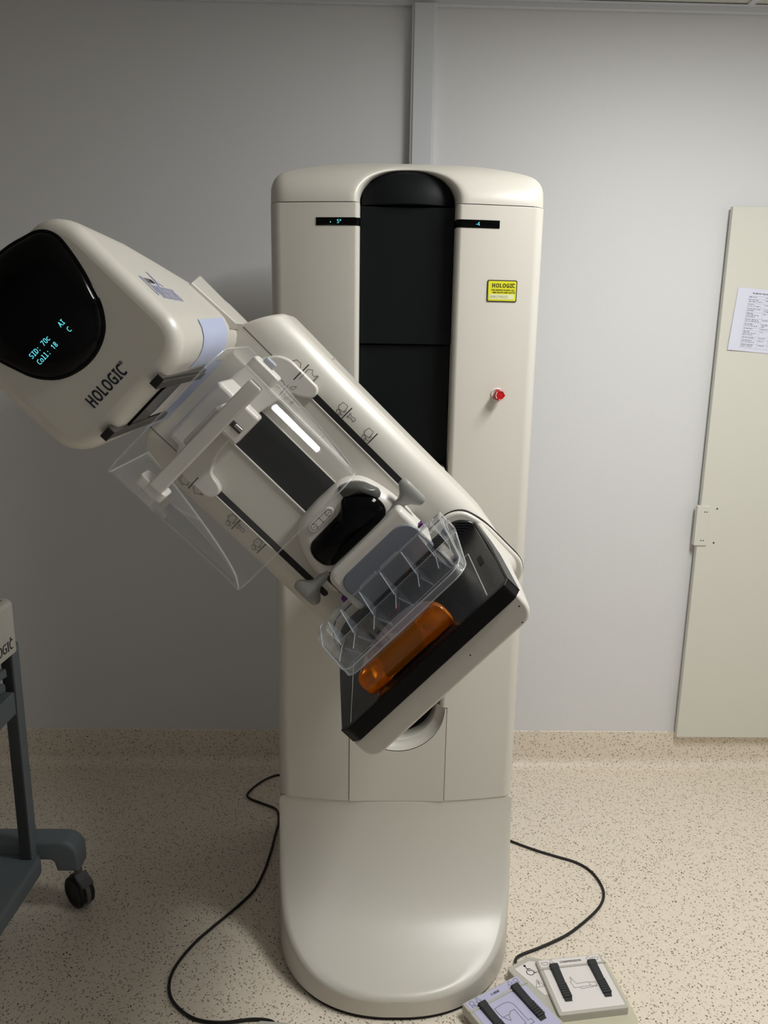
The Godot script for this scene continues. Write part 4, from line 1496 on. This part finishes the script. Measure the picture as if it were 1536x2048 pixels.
# ---------------------------------------------------------------- panel on the wall, paper
func make_wall_panel() -> void:
	var t := thing("wall_panel", "tall flat cream panel standing just off the wall at the right edge of the photo", "wall panel", at(1.56, 0.146, 0.0))
	var m := new_mesh()
	box(m, Vector3(-0.390, 0.0, 0.014), Vector3(0.50, 2.026, 0.036), 0.003)
	put("board", m, mats.panel_laminate, t)
	m = new_mesh()
	box(m, Vector3(-0.36, 0.2, 0.0), Vector3(0.47, 1.8, 0.015), 0.002)
	put("spacer", m, mats.panel_laminate, t)
	m = new_mesh()
	box(m, Vector3(-0.4045, 0.806, 0.020), Vector3(-0.3555, 0.960, 0.0415), 0.0015)
	var cp := put("cover_plate", m, mats.panel_laminate, t, Transform3D(), "small cream plate screwed over the panel's edge")
	for p in [[-0.376, 0.937], [-0.367, 0.937], [-0.379, 0.826], [-0.370, 0.826]]:
		m = new_mesh()
		lathe(m, [[0.0024, 0.040], [0.0024, 0.0420], [0.0012, 0.0424]], 12, at(p[0], p[1], 0))
		put("screw", m, mats.screw_steel, cp)
	for p in [[-0.3275, 0.949], [-0.3265, 0.816]]:
		m = new_mesh()
		lathe(m, [[0.0034, 0.034], [0.0034, 0.0368], [0.0018, 0.0372], [0.0016, 0.0364]], 12, at(p[0], p[1], 0))
		put("bolt", m, mats.screw_steel, t)
	# paper
	var tilt := at(1.359, 1.781, 0.0368, 0, 0, -4.4)
	m = new_mesh()
	var w := 0.297
	var h := 0.218
	var nx := 8
	m["uv"] = PackedVector2Array()
	for side in 2:
		var b: int = m.v.size()
		for i in nx + 1:
			for j in 2:
				var u := float(i) / nx
				var z := 0.0012 + 0.0035 * pow(absf(u - 0.5) * 2.0, 2.0) * (1.0 - j) - (0.0004 if side == 1 else 0.0)
				m.v.append(Vector3((u - 0.5) * w, (j - 0.5) * h, z))
				m.n.append(Vector3(0, 0, 1 if side == 0 else -1))
				m.uv.append(Vector2(u, 1.0 - j))
		for i in nx:
			var a := b + i * 2
			if side == 0: m.i.append_array([a, a + 1, a + 3, a, a + 3, a + 2])
			else: m.i.append_array([a, a + 3, a + 1, a, a + 2, a + 3])
	var p := put("paper_sheet", m, mats.printed_paper, self, tilt)
	tag(p, "printed paper list in a ruled table stuck askew on the cream panel", "paper")

# ---------------------------------------------------------------- foot pedals
func ridge_bar(l: float, w: float) -> Dictionary:
	# a black treadle: hinge at the back, ribbed toe; runs along +z from the origin
	var m := new_mesh()
	box(m, Vector3(-w / 2 - 0.001, -0.002, -0.004), Vector3(w / 2 + 0.001, 0.010, 0.012), 0.003)
	box(m, Vector3(-w / 2, 0.0, 0.008), Vector3(w / 2, 0.010, l), 0.003)
	for k in 6:
		var z := l - 0.004 - k * 0.0075
		box(m, Vector3(-w / 2 - 0.0004, 0.002, z - 0.0065), Vector3(w / 2 + 0.0004, 0.0145 - k * 0.0006, z), 0.002)
	box(m, Vector3(-w / 2, -0.002, l - 0.004), Vector3(w / 2 - 0.002, 0.009, l + 0.006), 0.002)
	return m

func pedal_unit(label: String, xf: Transform3D) -> Node3D:
	var t := thing("foot_pedal", label, "foot pedal", xf)
	var up := Transform3D(Basis(Vector3(1, 0, 0), Vector3(0, 0, 1), Vector3(0, 1, 0)), Vector3.ZERO)
	var m := new_mesh()
	# shared base plate; its origin is the middle of the unit
	prism(m, rounded([[-0.215, 0.055, 0.02], [-0.055, -0.105, 0.03], [0.020, -0.140, 0.03], [0.198, -0.160, 0.02], [0.228, 0.06, 0.03], [0.10, 0.16, 0.04], [-0.09, 0.175, 0.04]], 6), 0.001, 0.022, 0.006, 0.006, up)
	put("base_plate", m, mats.pedal_cream, t)
	# label wedge between the two pedals
	m = new_mesh()
	prism(m, rounded([[-0.088, -0.108, 0.010], [-0.020, -0.150, 0.010], [0.028, -0.137, 0.006], [0.060, 0.03, 0.006], [0.010, 0.06, 0.006]], 4), 0.010, 0.034, 0.003, 0.003, up)
	var wd := put("label_wedge", m, mats.pedal_base, t)
	m = new_mesh()
	prism(m, PackedVector2Array([Vector2(-0.066, -0.104), Vector2(-0.022, -0.131), Vector2(0.012, -0.128), Vector2(0.028, -0.030), Vector2(-0.002, -0.018)]), 0.033, 0.0348, 0, 0, up)
	put("label_sheet", m, mats.print_white, wd)
	var flat := Transform3D(Basis(Vector3(1, 0, 0), Vector3(0, 0, -1), Vector3(0, 1, 0)), Vector3(0, 0.0352, 0))
	m = new_mesh()
	var g := flat * at(-0.027, 0.097, 0, 0, 0, 12)
	ink(m, [circle(-0.006, 0.019, 0.0016, 8)], 0.0034, 0.0, g)
	ink(m, [[[-0.005, 0.015], [-0.002, 0.002], [0.009, 0.001], [0.013, -0.009], [0.018, -0.007]], [[-0.003, 0.008], [0.006, 0.007]]], 0.0022, 0.0, g)
	ink(m, [circle(0.001, -0.004, 0.010, 18, 2.3, 6.1)], 0.0018, 0.0, g)
	put("wheelchair_symbol", m, mats.logo_black, wd)
	m = new_mesh()
	g = flat * at(-0.010, 0.0545, 0, 0, 0, 12)
	ink(m, [[[-0.012, -0.010], [0.012, -0.010], [0.0, 0.014], [-0.012, -0.010]]], 0.0009, 0.0, g)
	ink(m, [[[0.0, 0.007], [0.0, -0.002]], [[0.0, -0.0055], [0.0, -0.006]]], 0.0020, 0.0, g)
	put("warning_symbol", m, mats.logo_black, wd)
	# the two treadle plates
	for k in 2:
		var px := at(-0.0985, 0, 0.0475, 0, 30, 0) if k == 0 else at(0.0985, 0, -0.0475, 0, 7.5, 0)
		m = new_mesh()
		prism(m, rect(-0.0935, -0.0895, 0.0935, 0.0895, 0.004, 3), 0.020, 0.0445, 0.003, 0.003, px * up)
		var pl := put("treadle_plate", m, mats.pedal_base, t)
		var face: StandardMaterial3D = mats.lavender_panel if k == 0 else mats.print_white
		if k == 0: tag(pl, "treadle plate with a lavender face")
		else: tag(pl, "treadle plate with a white face")
		m = new_mesh()
		prism(m, rect(-0.0835, -0.0535, 0.0865, 0.0815, 0.003, 3), 0.0440, 0.0452, 0, 0, px * up)
		put("face_sheet", m, face, pl)
		m = new_mesh()
		prism(m, rect(-0.0865, -0.0855, 0.0865, -0.0600, 0.001, 3), 0.0440, 0.0452, 0, 0, px * up)
		put("face_sheet", m, face, pl)
		m = new_mesh()
		tube(m, PackedVector3Array([Vector3(-0.0935, 0.0455, -0.0565), Vector3(0.0945, 0.0455, -0.0565)]), 0.0032, 8, px)
		put("hinge_rod", m, mats.pedal_base, pl)
		for x in [-0.052, 0.056]:
			put("treadle", ridge_bar(0.107, 0.0225), mats.rubber, pl, px * at(x, 0.0455, -0.060, 4, 0, 0))
		var fl := px * Transform3D(Basis(Vector3(1, 0, 0), Vector3(0, 0, -1), Vector3(0, 1, 0)), Vector3(0, 0.0456, 0))
		letters("lettering", "C-ARM" if k == 0 else "COMPRESSION", 0.0062, mats.logo_black, pl, fl * at(-0.013 if k == 0 else -0.030, 0.0725, 0), "Droid Sans", true, 1.0, 0.0003)
		var fp := fl
		m = new_mesh()
		# arrows: down by the left treadle, up by the right
		ink(m, [[[-0.0555, 0.084], [-0.0555, 0.0735], [-0.0600, 0.0735], [-0.0525, 0.0630], [-0.0450, 0.0735], [-0.0495, 0.0735], [-0.0495, 0.084], [-0.0555, 0.084]]], 0.0008, 0.0, fp)
		put("arrow_print", m, mats.logo_black, pl)
		m = new_mesh()
		ink(m, [[[0.0505, 0.0630], [0.0505, 0.0735], [0.0460, 0.0735], [0.0535, 0.0840], [0.0610, 0.0735], [0.0565, 0.0735], [0.0565, 0.0630], [0.0505, 0.0630]]], 0.0008, 0.0, fp)
		put("arrow_print", m, mats.logo_black, pl)
		if k == 1:
			for x in [-0.072, 0.073]:
				m = new_mesh()
				ink(m, [[[x - 0.0085, 0.0775], [x + 0.0085, 0.0775], [x + 0.0085, 0.072], [x + 0.005, 0.0685], [x - 0.005, 0.0685], [x - 0.0085, 0.072], [x - 0.0085, 0.0775]]], 0.0009, 0.0, fp)
				put("symbol_print", m, mats.logo_black, pl)
			# tray drawing
			m = new_mesh()
			ink(m, [[[-0.022, 0.020], [-0.020, 0.020], [-0.012, -0.002], [0.022, 0.000], [0.024, -0.012], [-0.022, -0.014], [-0.026, 0.006], [-0.022, 0.007], [-0.022, 0.020]], [[0.023, -0.002], [0.040, -0.002], [0.040, -0.014], [0.024, -0.014]], [[-0.006, -0.014], [-0.006, -0.019], [0.040, -0.016], [0.040, -0.014]]], 0.0008, 0.0, fp)
		else:
			for x in [-0.072, 0.073]:
				m = new_mesh()
				ink(m, [circle(x, 0.0765, 0.0062, 14, -1.1, 4.25), [[x - 0.003, 0.071], [x - 0.006, 0.0655], [x + 0.006, 0.0655], [x + 0.003, 0.071], [x - 0.003, 0.071]]], 0.0009, 0.0, fp)
				put("symbol_print", m, mats.logo_black, pl)
			# arm drawing
			m = new_mesh()
			ink(m, [[[-0.032, 0.022], [-0.032, 0.034], [-0.002, 0.036], [0.014, 0.032], [0.020, 0.020], [0.020, -0.034], [0.030, -0.034], [0.030, -0.046], [-0.026, -0.046], [-0.026, -0.040], [0.010, -0.038], [0.011, 0.008], [-0.004, 0.008], [-0.006, 0.003], [-0.030, 0.003], [-0.032, 0.022]], [[-0.028, 0.003], [-0.018, -0.014], [-0.011, 0.003]]], 0.0009, 0.0, fp)
		put("line_drawing", m, mats.logo_black, pl)
	return t

func make_pedals() -> void:
	pedal_unit("two-plate foot pedal with lavender and white faces on the floor right of the rounded foot", at(0.390, 0, 1.1955))
	pedal_unit("foot pedal barely showing at the bottom edge, left of the machine's rounded foot", at(-0.345, 0, 1.388, 0, -37, 0))

# ---------------------------------------------------------------- cables on the floor
func make_cables() -> void:
	var m := new_mesh()
	var y := 0.0046
	tube(m, curve([Vector3(-0.28, y, 0.16), Vector3(-0.36, y, 0.10), Vector3(-0.434, y, 0.091), Vector3(-0.490, y, 0.135), Vector3(-0.532, y, 0.210), Vector3(-0.525, y, 0.248), Vector3(-0.470, y, 0.283), Vector3(-0.415, y, 0.320), Vector3(-0.397, y, 0.385), Vector3(-0.400, y, 0.470), Vector3(-0.404, y, 0.56), Vector3(-0.414, y, 0.66), Vector3(-0.435, y, 0.75), Vector3(-0.478, y, 0.825), Vector3(-0.530, y, 0.90), Vector3(-0.572, y, 0.965), Vector3(-0.603, y, 1.04), Vector3(-0.609, y, 1.10), Vector3(-0.590, y, 1.155), Vector3(-0.545, y, 1.200), Vector3(-0.500, y, 1.222), Vector3(-0.44, y, 1.228), Vector3(-0.37, y, 1.219), Vector3(-0.322, y, 1.224), Vector3(-0.300, 0.012, 1.250)]), 0.0043, 8)
	var o := put("floor_cable", m, mats.cable_black, self)
	tag(o, "thin black cable snaking over the floor left of the rounded foot", "cable")
	m = new_mesh()
	tube(m, curve([Vector3(0.30, y, 0.40), Vector3(0.36, y, 0.455), Vector3(0.422, y, 0.502), Vector3(0.490, y, 0.546), Vector3(0.557, y, 0.581), Vector3(0.618, y, 0.612), Vector3(0.654, y, 0.652), Vector3(0.671, y, 0.708), Vector3(0.668, y, 0.765), Vector3(0.638, y, 0.820), Vector3(0.575, y, 0.882), Vector3(0.503, y, 0.938), Vector3(0.42, y, 0.982), Vector3(0.362, y, 1.008), Vector3(0.340, 0.009, 1.03), Vector3(0.337, 0.018, 1.062), Vector3(0.345, 0.020, 1.09)]), 0.0043, 8)
	m = m
	o = put("floor_cable", m, mats.cable_black, self)
	tag(o, "thin black cable curving over the floor to the lavender and white pedal", "cable")

# ---------------------------------------------------------------- cart at the left edge
func make_cart() -> void:
	var o := Vector3(-1.25, 0.0, 1.10)
	var t := thing("equipment_cart", "grey wheeled cart with a white top box, cut off at the left edge", "cart", Transform3D(Basis(), o))
	var X := Transform3D(Basis(), -o)
	var up := Transform3D(Basis(Vector3(1, 0, 0), Vector3(0, 0, 1), Vector3(0, 1, 0)), Vector3.ZERO)
	var m := new_mesh()
	# white box
	prism(m, rounded([[-1.50, 0.862, 0.02], [-1.036, 0.862, 0.03], [-1.050, 1.52, 0.03], [-1.50, 1.52, 0.02]], 6), 0.862, 1.006, 0.012, 0.014, up)
	var b := put("top_box", m, mats.cream_enamel, t, X)
	letters("lettering", "HOLOGIC", 0.0265, mats.logo_navy, b, at(-1.0385, 0.8915, 1.053, 0, 88.8, 0), "Droid Sans", false, 0.95)
	letters("lettering", "®", 0.007, mats.logo_navy, b, at(-1.0365, 0.908, 0.915, 0, 88.8, 0))
	m = new_mesh()
	ink(m, [[[-1.10, -0.915], [-1.10, -0.905], [-1.062, -0.905], [-1.062, -0.885], [-1.08, -0.88]]], 0.002, 0.0, Transform3D(Basis(Vector3(1, 0, 0), Vector3(0, 0, -1), Vector3(0, 1, 0)), Vector3(0, 1.0064, 0)))
	put("print", m, mats.print_dark, b)
	# posts
	for z in [[0.822, 0.864], [1.45, 1.49]]:
		m = new_mesh()
		box(m, Vector3(-1.094, 0.19, z[0]), Vector3(-1.060, 0.865, z[1]), 0.005)
		var po := put("post", m, mats.cart_dark, t, X)
		m = new_mesh()
		box(m, Vector3(-1.064, 0.19, z[0] + 0.003), Vector3(-1.0575, 0.864, z[1] - 0.002), 0.003)
		put("post_edge", m, mats.cart_grey, po, Transform3D(), "lighter grey edge of the post")
	# sloped shelves and bin
	for q in [[0.812, -1.066], [0.768, -1.073]]:
		m = new_mesh()
		prism(m, rounded([[0.0, 0.0, 0.003], [0.40, 0.06, 0.003], [0.40, 0.068, 0.003], [0.0, 0.026, 0.008]], 4), -1.47, q[1], 0.004, 0.004, Transform3D(Basis(Vector3(0, 0, 1), Vector3(0, 1, 0), Vector3(1, 0, 0)), Vector3(0, q[0] - 0.025, 0.888)))
		put("sloped_shelf", m, mats.cart_grey, t, X)
	m = new_mesh()
	box(m, Vector3(-1.47, 0.680, 0.892), Vector3(-1.0490, 0.746, 1.40), 0.004)
	put("bin", m, mats.cart_grey, t, X)
	# lower tray and frame
	m = new_mesh()
	prism(m, rounded([[-1.52, 0.82, 0.02], [-1.036, 0.82, 0.05], [-1.056, 1.55, 0.04], [-1.52, 1.55, 0.04]], 6), 0.150, 0.200, 0.012, 0.012, up, 0.004)
	put("lower_tray", m, mats.cart_grey, t, X)
	m = new_mesh()
	prism(m, rounded([[-1.60, 0.176, 0.004], [-1.012, 0.176, 0.012], [-1.003, 0.138, 0.004], [-0.938, 0.138, 0.004], [-0.938, 0.238, 0.075], [-1.60, 0.238, 0.006]], 8), 0.768, 0.836, 0.010, 0.010, Transform3D(), 0.004)
	put("base_leg", m, mats.cart_grey, t, X)
	m = new_mesh()
	box(m, Vector3(-1.075, 0.118, 0.95), Vector3(-1.06, 0.152, 0.985), 0.004)
	put("tray_foot", m, mats.cart_grey, t, X)
	# casters
	for q in [[-0.955, 0.800], [-1.50, 0.800], [-1.10, 1.47], [-1.50, 1.47]]:
		var c := at(q[0], 0.0, q[1], 0, -38, 0)
		m = new_mesh()
		for s in [-1.0, 1.0]:
			lathe(m, [[0.034, -0.008], [0.044, -0.008], [0.0485, -0.005], [0.0495, 0.0], [0.0485, 0.005], [0.044, 0.008], [0.034, 0.008], [0.032, 0.004], [0.006, 0.005]], 28, c * at(0, 0.0497, s * 0.0155))
		var w := put("caster", m, mats.caster_black, t, X)
		m = new_mesh()
		var hood := PackedVector2Array()
		for s in 13:
			var a := lerpf(-0.55, PI * 0.92, s / 12.0)
			hood.append(Vector2(0.0535 * cos(a), 0.0497 + 0.0535 * sin(a)))
		for s in 13:
			var a := lerpf(PI * 0.92, -0.55, s / 12.0)
			hood.append(Vector2(0.012 * cos(a), 0.0497 + 0.012 * sin(a)))
		prism(m, hood, -0.0065, 0.0065, 0, 0, c)
		lathe(m, [[0.012, 0.0], [0.012, 0.05]], 16, Transform3D(Basis(Vector3.RIGHT, -PI / 2), Vector3(q[0], 0.095, q[1])))
		put("caster_fork", m, mats.caster_grey, w)
		m = new_mesh()
		box(m, Vector3(-0.004, -0.005, -0.019), Vector3(0.044, 0.004, 0.019), 0.002, c * at(0.012, 0.109, 0, 0, 0, -32))
		for k in 4: box(m, Vector3(0.022 + k * 0.006, 0.003, -0.019), Vector3(0.025 + k * 0.006, 0.006, 0.019), 0.001, c * at(0.012, 0.109, 0, 0, 0, -32))
		put("brake_lever", m, mats.caster_grey, w)
